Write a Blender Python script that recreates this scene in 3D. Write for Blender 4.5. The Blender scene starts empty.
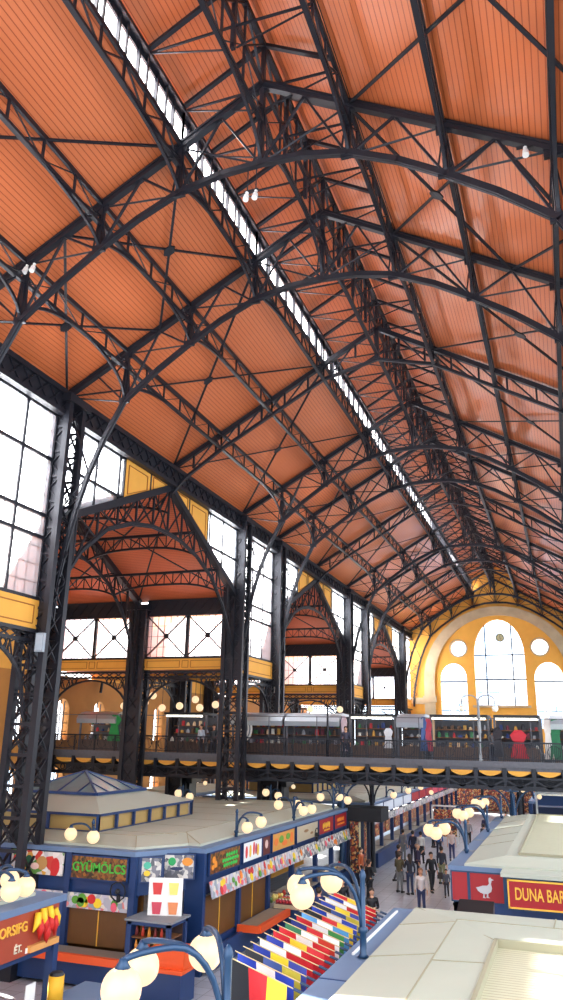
import bpy, math, random
from math import sin, cos, pi, sqrt
from mathutils import Vector, Matrix
from mathutils.geometry import tessellate_polygon
random.seed(7)
SC = bpy.context.scene
COL = SC.collection

# ------------------------------------------------------------------ camera
YAW, PITCH, ROLL, FPX = -0.347916, 0.297803, 0.01898, 772.47
fw = Vector((sin(YAW)*cos(PITCH), cos(YAW)*cos(PITCH), sin(PITCH)))
r0 = Vector((cos(YAW), -sin(YAW), 0)); u0 = r0.cross(fw)
rt = r0*cos(ROLL) + u0*sin(ROLL); up = u0*cos(ROLL) - r0*sin(ROLL)
cam = bpy.data.cameras.new('camera'); cam.sensor_fit = 'VERTICAL'; cam.sensor_height = 36; cam.sensor_width = 36
cam.lens = FPX/1000*36; cam.clip_start = .1; cam.clip_end = 600
co = bpy.data.objects.new('camera', cam); COL.objects.link(co)
M4 = Matrix((rt, up, -fw)).transposed().to_4x4(); M4.translation = Vector((6.743, 0, 7)); co.matrix_world = M4
SC.camera = co

# ------------------------------------------------------------------ light
SC.view_settings.view_transform = 'Standard'; SC.view_settings.look = 'None'
SC.view_settings.exposure = 0.12; SC.view_settings.gamma = 1; SC.view_settings.use_curve_mapping = False
W = bpy.data.worlds.new('world'); SC.world = W; W.use_nodes = True
nt = W.node_tree; nt.nodes.clear()
wo = nt.nodes.new('ShaderNodeOutputWorld'); bg = nt.nodes.new('ShaderNodeBackground'); bg.inputs[1].default_value = 4.3
tc = nt.nodes.new('ShaderNodeTexCoord'); nz = nt.nodes.new('ShaderNodeTexNoise'); nz.inputs['Scale'].default_value = 2.5
cr = nt.nodes.new('ShaderNodeValToRGB')
cr.color_ramp.elements[0].position = .42; cr.color_ramp.elements[0].color = (.62, .80, 1, 1)
cr.color_ramp.elements[1].position = .56; cr.color_ramp.elements[1].color = (1, .98, .96, 1)
nt.links.new(tc.outputs['Generated'], nz.inputs['Vector']); nt.links.new(nz.outputs['Fac'], cr.inputs['Fac'])
nt.links.new(cr.outputs['Color'], bg.inputs['Color']); nt.links.new(bg.outputs[0], wo.inputs[0])
sl = bpy.data.lights.new('sun', 'SUN'); sl.energy = 70; sl.angle = .01; sl.color = (1, .95, .86)
so = bpy.data.objects.new('sun', sl); COL.objects.link(so); so.location = (-40, 30, 40)
so.rotation_euler = Vector((16.2, -5, -7.76)).to_track_quat('-Z', 'Y').to_euler()

# ------------------------------------------------------------------ materials
MATS = {}
def mat(name, col, rough=.6, metal=0, emit=0, spec=.5, noise=0, nscale=3, bump=0):
    if name in MATS: return MATS[name]
    m = bpy.data.materials.new(name); m.use_nodes = True; n = m.node_tree; b = n.nodes['Principled BSDF']
    c = (*col, 1); b.inputs['Base Color'].default_value = c; b.inputs['Roughness'].default_value = rough
    b.inputs['Metallic'].default_value = metal; b.inputs['Specular IOR Level'].default_value = spec
    if emit: b.inputs['Emission Color'].default_value = c; b.inputs['Emission Strength'].default_value = emit
    t = n.nodes.new('ShaderNodeTexCoord'); z = n.nodes.new('ShaderNodeTexNoise'); z.inputs['Scale'].default_value = nscale; z.inputs['Detail'].default_value = 4
    n.links.new(t.outputs['Object'], z.inputs['Vector'])
    if noise:
        mx = n.nodes.new('ShaderNodeMix'); mx.data_type = 'RGBA'; k = 1-noise
        mx.inputs['A'].default_value = (col[0]*k, col[1]*k, col[2]*k, 1); mx.inputs['B'].default_value = (*[min(1, q*(1+noise*.6)) for q in col], 1)
        n.links.new(z.outputs['Fac'], mx.inputs['Factor']); n.links.new(mx.outputs['Result'], b.inputs['Base Color'])
    if bump:
        bp = n.nodes.new('ShaderNodeBump'); bp.inputs['Strength'].default_value = bump; n.links.new(z.outputs['Fac'], bp.inputs['Height']); n.links.new(bp.outputs[0], b.inputs['Normal'])
    MATS[name] = m; return m
def S(r, g, b):  # sRGB 0-255 to linear
    return tuple(((v/255+.055)/1.055)**2.4 if v > 10 else v/255/12.92 for v in (r, g, b))
IRON = mat('dark_iron', S(33, 34, 43), .45, .3, noise=.25, nscale=6)
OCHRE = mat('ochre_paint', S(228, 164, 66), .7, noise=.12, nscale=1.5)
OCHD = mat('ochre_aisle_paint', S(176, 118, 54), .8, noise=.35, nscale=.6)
OCHL = mat('ochre_line', S(150, 88, 24), .7)
STONE = mat('grey_stone', S(186, 164, 132), .8, noise=.3, nscale=1.2)
BLUE = mat('stall_blue', S(20, 50, 98), .45, noise=.1)
BLUEL = mat('cornice_blue', S(96, 118, 150), .5, noise=.08)
TEAL = mat('lamp_blue', S(30, 60, 92), .35, .2)
CREAM = mat('cream_roof', S(174, 177, 162), .6, noise=.08, nscale=.8)
CREAMD = mat('cream_joint', S(150, 145, 120), .7)
TAN = mat('tan_panel', S(170, 140, 84), .5, noise=.15)
ORANGE = mat('orange_counter', S(224, 82, 26), .5)
BROWN = mat('brown_shutter', S(104, 66, 26), .45, noise=.3, nscale=2)
RED = mat('sign_red', S(158, 20, 26), .5)
REDD = mat('sign_brick', S(158, 62, 36), .5, noise=.15)
GOLD = mat('sign_gold', S(232, 176, 60), .5)
WHITE = mat('white_paint', S(235, 235, 232), .5)
BLACK = mat('black_paint', S(22, 22, 26), .5)
SILVER = mat('silver_sheet', S(176, 184, 194), .35, .5)
GREY = mat('grey_mesh', S(92, 92, 100), .6, noise=.3, nscale=9)
GLOBE = mat('globe_glass', S(150, 130, 100), .3)
GLOBE.node_tree.nodes['Principled BSDF'].inputs['Emission Color'].default_value = (1, .76, .46, 1); GLOBE.node_tree.nodes['Principled BSDF'].inputs['Emission Strength'].default_value = .92
TUBE = mat('tube_light', S(255, 250, 235), .3, emit=6)
SKIN = mat('skin', S(214, 160, 128), .6)
EYE = mat('eye_dark', S(40, 28, 22), .3)
WOOD = mat('wood_brown', S(120, 76, 42), .6, noise=.2)
GREEN = mat('leaf_green', S(44, 136, 62), .6, noise=.2)
def rgb(r, g, b, rough=.6):
    return mat('paint_%d_%d_%d' % (r, g, b), S(r, g, b), rough, noise=.1, nscale=7)

def nodes_mat(name):
    m = bpy.data.materials.new(name); m.use_nodes = True; MATS[name] = m
    return m, m.node_tree, m.node_tree.nodes['Principled BSDF']
def board_mat(name, c1, c2, axis, per, rough=.5):
    m, n, b = nodes_mat(name); L = n.links.new
    t = n.nodes.new('ShaderNodeTexCoord'); sp = n.nodes.new('ShaderNodeSeparateXYZ'); L(t.outputs['Object'], sp.inputs[0])
    d = n.nodes.new('ShaderNodeMath'); d.operation = 'DIVIDE'; d.inputs[1].default_value = per; L(sp.outputs[axis], d.inputs[0])
    fr = n.nodes.new('ShaderNodeMath'); fr.operation = 'FRACT'; L(d.outputs[0], fr.inputs[0])
    lt = n.nodes.new('ShaderNodeMath'); lt.operation = 'LESS_THAN'; lt.inputs[1].default_value = .17; L(fr.outputs[0], lt.inputs[0])
    nz = n.nodes.new('ShaderNodeTexNoise'); nz.inputs['Scale'].default_value = .35; nz.inputs['Detail'].default_value = 6; L(t.outputs['Object'], nz.inputs['Vector'])
    mx = n.nodes.new('ShaderNodeMix'); mx.data_type = 'RGBA'; mx.inputs['A'].default_value = (*c1, 1); mx.inputs['B'].default_value = (*c2, 1); L(nz.outputs['Fac'], mx.inputs['Factor'])
    m2 = n.nodes.new('ShaderNodeMix'); m2.data_type = 'RGBA'; m2.inputs['B'].default_value = (c1[0]*.62, c1[1]*.5, c1[2]*.5, 1)
    L(mx.outputs['Result'], m2.inputs['A']); L(lt.outputs[0], m2.inputs['Factor']); L(m2.outputs['Result'], b.inputs['Base Color'])
    b.inputs['Roughness'].default_value = rough
    bp = n.nodes.new('ShaderNodeBump'); bp.inputs['Strength'].default_value = .4; bp.invert = True; bp.inputs['Distance'].default_value = .02
    L(lt.outputs[0], bp.inputs['Height']); L(bp.outputs[0], b.inputs['Normal'])
    return m
CEIL = board_mat('orange_boards', S(186, 94, 48), S(208, 120, 78), 0, .135, .3)
CEILW = board_mat('wing_boards', S(194, 96, 58), S(208, 112, 74), 1, .135, .5)
LOUVRE = board_mat('louvre_slats', S(186, 182, 152), S(196, 192, 166), 1, .12, .6)
def floor_mat():
    m, n, b = nodes_mat('floor_tiles'); L = n.links.new
    t = n.nodes.new('ShaderNodeTexCoord'); br = n.nodes.new('ShaderNodeTexBrick'); br.offset = 0
    br.inputs['Color1'].default_value = (*S(190, 192, 202), 1); br.inputs['Color2'].default_value = (*S(176, 178, 188), 1); br.inputs['Mortar'].default_value = (*S(110, 110, 116), 1)
    br.inputs['Scale'].default_value = 1; br.inputs['Brick Width'].default_value = .6; br.inputs['Row Height'].default_value = .6; br.inputs['Mortar Size'].default_value = .01
    L(t.outputs['Object'], br.inputs['Vector']); L(br.outputs['Color'], b.inputs['Base Color']); b.inputs['Roughness'].default_value = .28
    return m
FLOOR = floor_mat()
def glass_mat(name, tint, f):
    m, n, b = nodes_mat(name); L = n.links.new; n.nodes.remove(b)
    o = n.nodes['Material Output']; tr = n.nodes.new('ShaderNodeBsdfTransparent'); tr.inputs[0].default_value = (*tint, 1)
    g = n.nodes.new('ShaderNodeBsdfGlossy'); g.inputs['Roughness'].default_value = .1
    mx = n.nodes.new('ShaderNodeMixShader'); mx.inputs[0].default_value = f
    L(tr.outputs[0], mx.inputs[1]); L(g.outputs[0], mx.inputs[2]); L(mx.outputs[0], o.inputs[0]); return m
PANE = glass_mat('window_pane', (.93, .96, 1), .05)
def frosted():
    m, n, b = nodes_mat('frosted_pane'); L = n.links.new; n.nodes.remove(b); o = n.nodes['Material Output']
    tr = n.nodes.new('ShaderNodeBsdfTransparent'); tr.inputs[0].default_value = (.95, .97, 1, 1); tl = n.nodes.new('ShaderNodeBsdfTranslucent'); tl.inputs[0].default_value = (.92, .95, 1, 1)
    mx = n.nodes.new('ShaderNodeMixShader'); mx.inputs[0].default_value = .33; L(tr.outputs[0], mx.inputs[1]); L(tl.outputs[0], mx.inputs[2]); L(mx.outputs[0], o.inputs[0]); return m
PANEF = frosted()
ROOFGLASS = mat('skylight_glass', S(118, 140, 142), .15, noise=.2)
def photo_mat(name, cols, scale=6):
    m, n, b = nodes_mat(name); L = n.links.new
    t = n.nodes.new('ShaderNodeTexCoord'); v = n.nodes.new('ShaderNodeTexVoronoi'); v.inputs['Scale'].default_value = scale; L(t.outputs['Object'], v.inputs['Vector'])
    sp = n.nodes.new('ShaderNodeSeparateColor'); L(v.outputs['Color'], sp.inputs[0])
    r = n.nodes.new('ShaderNodeValToRGB'); r.color_ramp.interpolation = 'CONSTANT'
    e = r.color_ramp.elements
    while len(e) < len(cols): e.new(.5)
    for i, c in enumerate(cols): e[i].position = i/len(cols); e[i].color = (*S(*c), 1)
    L(sp.outputs[0], r.inputs[0]); L(r.outputs[0], b.inputs['Base Color']); b.inputs['Roughness'].default_value = .4
    return m
PH_FRUIT = photo_mat('fruit_print', [(214, 206, 200), (200, 60, 50), (226, 160, 60), (230, 220, 214), (90, 140, 60), (196, 190, 190)], 5)
PH_SIGN = photo_mat('market_print', [(150, 92, 36), (84, 62, 34), (110, 60, 30), (60, 44, 30), (130, 90, 40)], 12)
PH_BANNER = photo_mat('banner_print', [(196, 190, 196), (170, 168, 178), (210, 120, 116), (214, 206, 190), (140, 150, 160), (188, 184, 200)], 7)
PH_SHOP = photo_mat('shop_goods_print', [(150, 60, 44), (214, 140, 70), (110, 60, 50), (226, 190, 130), (70, 44, 40), (180, 70, 60), (60, 70, 96)], 11)
PH_MENU = photo_mat('menu_print', [(210, 206, 200), (120, 120, 130), (190, 186, 180), (90, 92, 100)], 9)

# ------------------------------------------------------------------ helpers
class MB:
    def __init__(s): s.v = []; s.f = []
    def quadbox(s, pts):  # 8 points: bottom 4, top 4
        k = len(s.v); s.v += [tuple(p) for p in pts]
        for q in ((0, 3, 2, 1), (4, 5, 6, 7), (0, 1, 5, 4), (1, 2, 6, 5), (2, 3, 7, 6), (3, 0, 4, 7)): s.f.append(tuple(k+i for i in q))
        return s
    def box(s, x0, x1, y0, y1, z0, z1):
        return s.quadbox([(x0, y0, z0), (x1, y0, z0), (x1, y1, z0), (x0, y1, z0), (x0, y0, z1), (x1, y0, z1), (x1, y1, z1), (x0, y1, z1)])
    def beam(s, p, q, w=.1, h=.1, upv=(0, 0, 1)):
        p, q = Vector(p), Vector(q); d = (q-p)
        if d.length < 1e-5: return s
        d.normalize(); u = Vector(upv)
        if abs(u.dot(d)) > .98: u = Vector((1, 0, 0)) if abs(d.x) < .9 else Vector((0, 1, 0))
        a = d.cross(u).normalized()*w/2; b = a.cross(d).normalized()*h/2
        return s.quadbox([p-a-b, p+a-b, p+a+b, p-a+b, q-a-b, q+a-b, q+a+b, q-a+b])
    def path(s, pts, w, h, upv=(0, 0, 1)):
        for a, b in zip(pts, pts[1:]):
            a, b = Vector(a), Vector(b); d = (b-a).normalized()*.02
            s.beam(a-d, b+d, w, h, upv)
        return s
    def tube(s, pts, r, n=8):
        pts = [Vector(p) for p in pts]; rings = []
        for i, p in enumerate(pts):
            d = (pts[min(i+1, len(pts)-1)]-pts[max(i-1, 0)]).normalized()
            u = Vector((0, 0, 1)) if abs(d.z) < .95 else Vector((1, 0, 0))
            a = d.cross(u).normalized(); b = a.cross(d); rr = r[i] if isinstance(r, (list, tuple)) else r
            rings.append(len(s.v)); s.v += [tuple(p+(a*cos(2*pi*k/n)+b*sin(2*pi*k/n))*rr) for k in range(n)]
        for a, b in zip(rings, rings[1:]):
            for k in range(n): s.f.append((a+k, a+(k+1) % n, b+(k+1) % n, b+k))
        s.f.append(tuple(rings[0]+k for k in range(n))[::-1]); s.f.append(tuple(rings[-1]+k for k in range(n)))
        return s
    def ball(s, c, r, nu=16, nv=10, sz=1):
        k = len(s.v); c = Vector(c)
        for j in range(1, nv):
            t = pi*j/nv
            for i in range(nu): s.v.append((c.x+r*sin(t)*cos(2*pi*i/nu), c.y+r*sin(t)*sin(2*pi*i/nu), c.z+r*sz*cos(t)))
        a = len(s.v); s.v += [(c.x, c.y, c.z+r*sz), (c.x, c.y, c.z-r*sz)]
        for j in range(nv-2):
            for i in range(nu): s.f.append((k+j*nu+i, k+(j+1)*nu+i, k+(j+1)*nu+(i+1) % nu, k+j*nu+(i+1) % nu))
        for i in range(nu): s.f.append((a, k+i, k+(i+1) % nu)); s.f.append((a+1, k+(nv-2)*nu+(i+1) % nu, k+(nv-2)*nu+i))
        return s
    def prism(s, loops, to3, t):
        """loops: outer + holes of 2D points; to3(u,v,w) -> 3D; extruded by t"""
        tri = tessellate_polygon([[Vector((u, v, 0)) for u, v in l] for l in loops]); flat = [p for l in loops for p in l]
        k = len(s.v); N = len(flat)
        s.v += [to3(u, v, 0) for u, v in flat] + [to3(u, v, t) for u, v in flat]
        for a, b, c in tri: s.f.append((k+a, k+b, k+c)); s.f.append((k+N+c, k+N+b, k+N+a))
        o = 0
        for l in loops:
            for i in range(len(l)):
                j = (i+1) % len(l); s.f.append((k+o+i, k+o+j, k+N+o+j, k+N+o+i))
            o += len(l)
        return s
    def build(s, name, m, parent=None, smooth=False, label=None):
        me = bpy.data.meshes.new(name); me.from_pydata(s.v, [], s.f); me.materials.append(m); me.update()
        if smooth: me.shade_smooth()
        o = bpy.data.objects.new(name, me); COL.objects.link(o)
        if parent: o.parent = parent
        if label: o['label'] = label
        return o
def tag(o, label=None, cat=None, group=None, kind=None):
    if label: o['label'] = label
    if cat: o['category'] = cat
    if group: o['group'] = group
    if kind: o['kind'] = kind
    return o
def struct(name, mb, m): return tag(mb.build(name, m), kind='structure')
def thing(name, label, cat, loc=(0, 0, 0), rz=0, group=None):
    o = bpy.data.objects.new(name, None); o.empty_display_size = .2; COL.objects.link(o); o.location = loc; o.rotation_euler = (0, 0, rz)
    return tag(o, label, cat, group)
def kids(o): return [c for c in COL.objects if c.parent is o] if o.get('_nk') is None else []
def copy_tree(root, loc=None, rz=None, label=None, group=None):
    tree = TREE.setdefault(root.name, None)
    if tree is None:
        tree = [(c, [g for g in bpy.data.objects if g.parent is c]) for c in bpy.data.objects if c.parent is root]; TREE[root.name] = tree
    r = root.copy(); COL.objects.link(r)
    if loc is not None: r.location = loc
    if rz is not None: r.rotation_euler = (0, 0, rz)
    if label: r['label'] = label
    if group: r['group'] = group
    for c, gs in tree:
        d = c.copy(); COL.objects.link(d); d.parent = r
        for g in gs: e = g.copy(); COL.objects.link(e); e.parent = d
    return r
TREE = {}
ORD = ['first', 'second', 'third', 'fourth', 'fifth', 'sixth', 'seventh', 'eighth', 'ninth', 'tenth', 'eleventh', 'twelfth', 'thirteenth', 'fourteenth', 'fifteenth', 'sixteenth', 'seventeenth', 'eighteenth', 'nineteenth', 'twentieth', 'twenty-first', 'twenty-second', 'twenty-third', 'twenty-fourth', 'twenty-fifth', 'twenty-sixth', 'twenty-seventh', 'twenty-eighth', 'twenty-ninth', 'thirtieth']
def ordn(i):
    if i < 30: return ORD[i]
    t = ['thirty', 'forty', 'fifty', 'sixty'][(i-29)//10]; 
    return t+'-'+ORD[(i-30) % 10+0] if (i+1) % 10 else t+'ish'
def arc(n, a0, a1, fx, fz, rx, rz): return [(fx+rx*cos(a0+(a1-a0)*i/n), fz+rz*sin(a0+(a1-a0)*i/n)) for i in range(n+1)]
def text_mesh(txt, size, m, parent, depth=.01, name='lettering', scale_x=1.0, shear=0):
    cu = bpy.data.curves.new('txt', 'FONT'); cu.body = txt; cu.size = size; cu.extrude = depth; cu.align_x = 'CENTER'; cu.align_y = 'CENTER'; cu.offset = size*.012; cu.shear = shear
    ob = bpy.data.objects.new('txt', cu); COL.objects.link(ob); dg = bpy.context.evaluated_depsgraph_get()
    me = bpy.data.meshes.new_from_object(ob.evaluated_get(dg)); bpy.data.objects.remove(ob)
    me.materials.clear(); me.materials.append(m); o = bpy.data.objects.new(name, me); COL.objects.link(o); o.parent = parent; o.scale = (scale_x, 1, 1)
    return o

# ------------------------------------------------------------------ frames
Wb, H = 5.937, 8.524
YF = {'n': 16.375-2*H-Wb, 'm': 16.375-2*H, 'p0': 16.375-H, 'Z': 16.375, 'A': 22.312, 'p1': 30.836, 'B': 39.36, 'C': 45.298, 'p2': 53.822, 'D': 62.346, 'E': 68.283, 'p3': 76.807, 'F': 85.331, 'G': 91.27}
ZE, SL = 19.1, 5.75/10          # rafter line
def zr(x): return ZE+(10-abs(x))*SL
LOW = {7.5: 18.55, 5: 20.45, 2.5: 21.72, 0: 22.12}
LOWC = {7.5: 18.55, 5: 20.45, 2.5: 21.72, 0: 22.12}

# ------------------------------------------------------------------ structure: floor, ceiling, walls
struct('floor', MB().box(-23, 23, -8, 92, -.3, 0), FLOOR)
Y0, Y1 = -1, 91.3
def slab(x0, z0, x1, z1, t=.2):
    n = Vector((-(z1-z0), 0, x1-x0)).normalized()*t
    if n.z < 0: n = -n
    return [(x0, Y0, z0), (x1, Y0, z1), (x1, Y1, z1), (x0, Y1, z0), (x0+n.x, Y0, z0+n.z), (x1+n.x, Y0, z1+n.z), (x1+n.x, Y1, z1+n.z), (x0+n.x, Y1, z0+n.z)]
OFF = .2
ceil = MB()
for s in (-1, 1):
    ceil.quadbox(slab(s*10.7, zr(10.7)+OFF, s*2.5, zr(2.5)+OFF))
    ceil.quadbox(slab(s*2.72, 25.05, 0, 26.55, .12))
struct('ceiling', ceil, CEIL)
# wing roofs
def wing_range(): return (('m', 'p0', 'Z'), ('A', 'p1', 'B'), ('C', 'p2', 'D'), ('E', 'p3', 'F'))
GP, GE = 18.35, 14.55
wc = MB()
for a, p, b in wing_range():
    ya, yp, yb = YF[a]-.1, YF[p], YF[b]+.6
    for y in (ya, yb):
        ze = GE-.1
        wc.quadbox([(-23, y, ze), (-10.35, y, ze), (-10.35, yp, GP), (-23, yp, GP), (-23, y, ze+.2), (-10.35, y, ze+.2), (-10.35, yp, GP+.2), (-23, yp, GP+.2)] if y < yp else
                   [(-23, yp, GP), (-10.35, yp, GP), (-10.35, y, ze), (-23, y, ze), (-23, yp, GP+.2), (-10.35, yp, GP+.2), (-10.35, y, ze+.2), (-23, y, ze+.2)])
struct('ceiling', wc, CEILW)
wr = MB()
for a, p, b in wing_range():
    ya, yp, yb = YF[a]-.2, YF[p], YF[b]+.7
    for y in (ya, yb):
        wr.quadbox([(-23.1, min(y, yp), (14.66 if y < yp else GP+.22)), (-10.4, min(y, yp), (14.66 if y < yp else GP+.22)), (-10.4, max(y, yp), (GP+.22 if y < yp else 14.66)), (-23.1, max(y, yp), (GP+.22 if y < yp else 14.66)), (-23.1, min(y, yp), (14.72 if y < yp else GP+.28)), (-10.4, min(y, yp), (14.72 if y < yp else GP+.28)), (-10.4, max(y, yp), (GP+.28 if y < yp else 14.72)), (-23.1, max(y, yp), (GP+.28 if y < yp else 14.72))])
struct('roof', wr, mat('zinc_roof', S(226, 230, 236), .6))
tw = MB()  # dark closure added behind the eave girders to stop daylight leaking in
for s in (-1, 1): tw.box(min(s*10, s*10.25), max(s*10, s*10.25), Y0, Y1, 18.1, 19.2)
struct('trim_5', tw, IRON)
eg = MB(); egp = MB()  # unseen wing end gables and near walls, added to cut stray sun; gables windowless
for a, p, b in wing_range():
    ya, yp, yb = YF[a], YF[p], YF[b]+.4
    eg.prism([[(ya, 10.4), (yb, 10.4), (yb, 14.4), (yp, 18.2), (ya, 14.4)]], lambda u, v, w: (-22.6-w, u, v), .3)
    eg.box(-22.6, -10.9, ya-.25, ya-.1, 10.3, 11.2); eg.box(-22.6, -10.9, ya-.25, ya-.1, 13.6, 14.5); egp.box(-22.5, -10.9, ya-.2, ya-.16, 11.2, 13.6)
struct('wall_left', eg, OCHRE); struct('window_99', egp, PANEF)
# outer aisle wall with arched windows
loops = [[(-8, 0), (91.3, 0), (91.3, 10.4), (-8, 10.4)]]
yy = 1.0
OW = []
while yy < 89:
    for zb, zt in ((3.1, 4.2), (6.6, 8.2)):
        loops.append([(yy-.75, zb)]+[(yy+.75, zb)]+arc(8, 0, pi, yy, zt, .75, .85)[1:-1]+[(yy-.75, zt)])
    OW.append(yy); yy += 4.1
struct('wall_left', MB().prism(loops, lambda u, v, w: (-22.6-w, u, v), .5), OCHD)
bars = MB()
for y in OW:
    for zb, zt in ((3.1, 4.2), (6.6, 8.2)):
        for k in (-.38, 0, .38): bars.box(-22.8, -22.74, y+k-.02, y+k+.02, zb, zt+.8*sqrt(1-(k/.75)**2))
        for z in (zb+.5, zb+1, zt): bars.box(-22.8, -22.74, y-.75, y+.75, z-.02, z+.02)
struct('window_1', bars, IRON)
# low aisle roof between wings
al = MB()
for a, b in (('Z', 'A'), ('B', 'C'), ('D', 'E'), ('F', 'G')):
    al.box(-23, -9.95, YF[a]+.62, YF[b]+.2, 10.72, 10.9)
struct('ceiling', al, CEILW)

# end wall
def rooftop():
    return [(10.6, zr(10.6)+.5), (2.7, zr(2.7)+.5), (2.9, 25.2), (0, 26.7), (-2.9, 25.2), (-2.7, zr(2.7)+.5), (-10.6, zr(10.6)+.5)]
ends = [[(-10.6, 0), (10.6, 0)]+rooftop()]
cw = [(-2.75, 10.8), (2.75, 10.8)]+[(2.75, 16.2)]+arc(14, 0, pi, 0, 16.2, 2.75, 4.1)[1:-1]+[(-2.75, 16.2)]
ends.append(cw)
SWIN = []
for s in (-1, 1):
    c = s*5.15; l = [(c-1.5, 8.4), (c+1.5, 8.4)]+arc(12, 0, pi, c, 13.7, 1.5, 1.75)+[]; ends.append(l); SWIN.append(c)
    ends.append(arc(20, 0, 2*pi, s*4.45, 17.1, .88, .88)[:-1])
struct('wall_front', MB().prism(ends, lambda u, v, w: (u, 91.3+w, v), .6), OCHRE)
arch = [(8.45, 0)]+arc(28, 0, pi, 0, 13.4, 8.45, 8.35)+[(-8.45, 0), (-7.25, 0)]+arc(28, pi, 0, 0, 13.4, 7.25, 7.35)+[(7.25, 0)]
struct('trim_1', MB().prism([arch], lambda u, v, w: (u, 91.3-w, v), .3), STONE)
t2 = MB()
for s in (-1, 1):
    t2.box(min(s*8.3, s*10.5), max(s*8.3, s*10.5), 91.1, 91.3, 10.9, 11.6); t2.box(min(s*7.1, s*8.6), max(s*7.1, s*8.6), 90.9, 91.3, 11.1, 11.8)
    t2.prism([arc(20, 0, 2*pi, s*4.45, 17.1, 1.05, 1.05)[:-1], arc(20, 0, 2*pi, s*4.45, 17.1, .88, .88)[:-1]], lambda u, v, w: (u, 91.3-w, v), .06)
t2.box(-3.1, 3.1, 91.05, 91.3, 10.55, 10.8)
struct('trim_2', t2, STONE)
wf = MB()
for x in (-1.45, 1.45): wf.box(x-.07, x+.07, 91.45, 91.55, 10.8, 16.2+4.1*sqrt(1-(x/2.75)**2))
for z in (13.6, 16.3): wf.box(-2.75, 2.75, 91.45, 91.55, z-.07, z+.07)
for z in (12.2, 14.9, 18): wf.box(-2.5, 2.5, 91.47, 91.5, z-.02, z+.02)
for c in SWIN:
    wf.box(c-1.5, c+1.5, 91.45, 91.55, 13.3, 13.45)
    for z in (10.2, 11.2): wf.box(c-1.5, c+1.5, 91.47, 91.5, z-.03, z+.03)
    for x in (-.5, .5): wf.box(c+x-.025, c+x+.025, 91.47, 91.5, 8.4, 11.2)
struct('window_2', wf, IRON)
struct('window_3', MB().box(-9, 9, 91.6, 91.64, 8, 21), PANE)
t = thing('wall_clock', 'round dark wall clock hung in the upper middle of the large end window', 'clock', (.25, 91.25, 18.2))
MB().prism([arc(20, 0, 2*pi, 0, 0, .48, .48)[:-1], arc(20, 0, 2*pi, 0, 0, .38, .38)[:-1]], lambda u, v, w: (u, -w, v), .12).build('rim', rgb(110, 110, 80), t)
MB().prism([arc(20, 0, 2*pi, 0, 0, .38, .38)[:-1]], lambda u, v, w: (u, -w, v), .06).build('face', rgb(214, 206, 160), t)
MB().beam((0, -.09, 0), (0, -.09, .28), .04, .02, (0, 1, 0)).build('hand', IRON, t); MB().beam((0, -.09, 0), (.05, -.09, -.2), .05, .02, (0, 1, 0)).build('hand', IRON, t)
MB().box(-.02, .02, -.05, 0, .45, 1.9).build('hanger', IRON, t)

# pale buildings standing outside beyond the end wall
for i, (x0, x1, z1, lab) in enumerate(((-14, -1.5, 16, 'pale office building outside beyond the left side of the end window'), (1.5, 15, 14.5, 'pale office building outside beyond the right side of the end window'))):
    t = thing('office_building', lab, 'building', ((x0+x1)/2, 122, 0))
    MB().box(x0-(x0+x1)/2, x1-(x0+x1)/2, -4, 4, 0, z1).build('facade', rgb(205, 218, 236), t)
    g = MB()
    for k in range(5):
        for r in range(7): g.box(x0-(x0+x1)/2+.8+k*2.4, x0-(x0+x1)/2+2.2+k*2.4, -4.05, -3.98, 1+r*2, 2.1+r*2)
    g.build('window', rgb(150, 178, 214), t)

# ------------------------------------------------------------------ nave side walls
def side_x(s): return s*10.05
winn = 4
def windows_bay(s, ya, yb, tag_n):
    """full-height glazing of a narrow bay, s = side"""
    global winn
    x = side_x(s); m = MB()
    w = yb-ya
    for k in (1/3, 2/3): m.box(x-.07, x+.07, ya+w*k-.05, ya+w*k+.05, 11.3, 18.1)
    for z in (13.5, 14.3, 16.4): m.box(x-.08, x+.08, ya, yb, z-.06, z+.06)
    m.box(x-.1, x+.1, ya, yb, 11.3, 11.42)
    y = ya+.45
    while y < yb-.2: m.box(x-.012, x+.012, y-.012, y+.012, 11.3, 18.1); y += .5
    z = 11.9
    while z < 18: m.box(x-.012, x+.012, ya, yb, z-.012, z+.012); z += .62
    winn += 1
    struct('window_%d' % winn, m, IRON)
    winn += 1
    struct('window_%d' % winn, MB().box(x-s*.03, x+s*.01, ya+.05, yb-.05, 11.35, 18.1) if s > 0 else MB().box(x-.01, x+.03, ya+.05, yb-.05, 11.35, 18.1), PANEF)
    p = MB().box(x-.12, x+.12, ya, yb, 10.3, 11.3); struct('wall_panel_%d' % winn, p, OCHRE) if False else tag(p.build('wall_%s' % ('left' if s < 0 else 'right'), OCHRE), kind='structure')
    q = MB(); xi = x-s*.125
    for z in (10.5, 11.1): q.box(xi-.01, xi+.01, ya+.3, yb-.3, z-.02, z+.02)
    for yv in (ya+.3, yb-.3): q.box(xi-.01, xi+.01, yv-.02, yv+.02, 10.5, 11.1)
    q2 = tag(q.build('trim_3', OCHL), kind='structure')
def gable_z(y, yp): return GP-.2-abs(y-yp)*(GP-.2-14.25)/H
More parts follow.
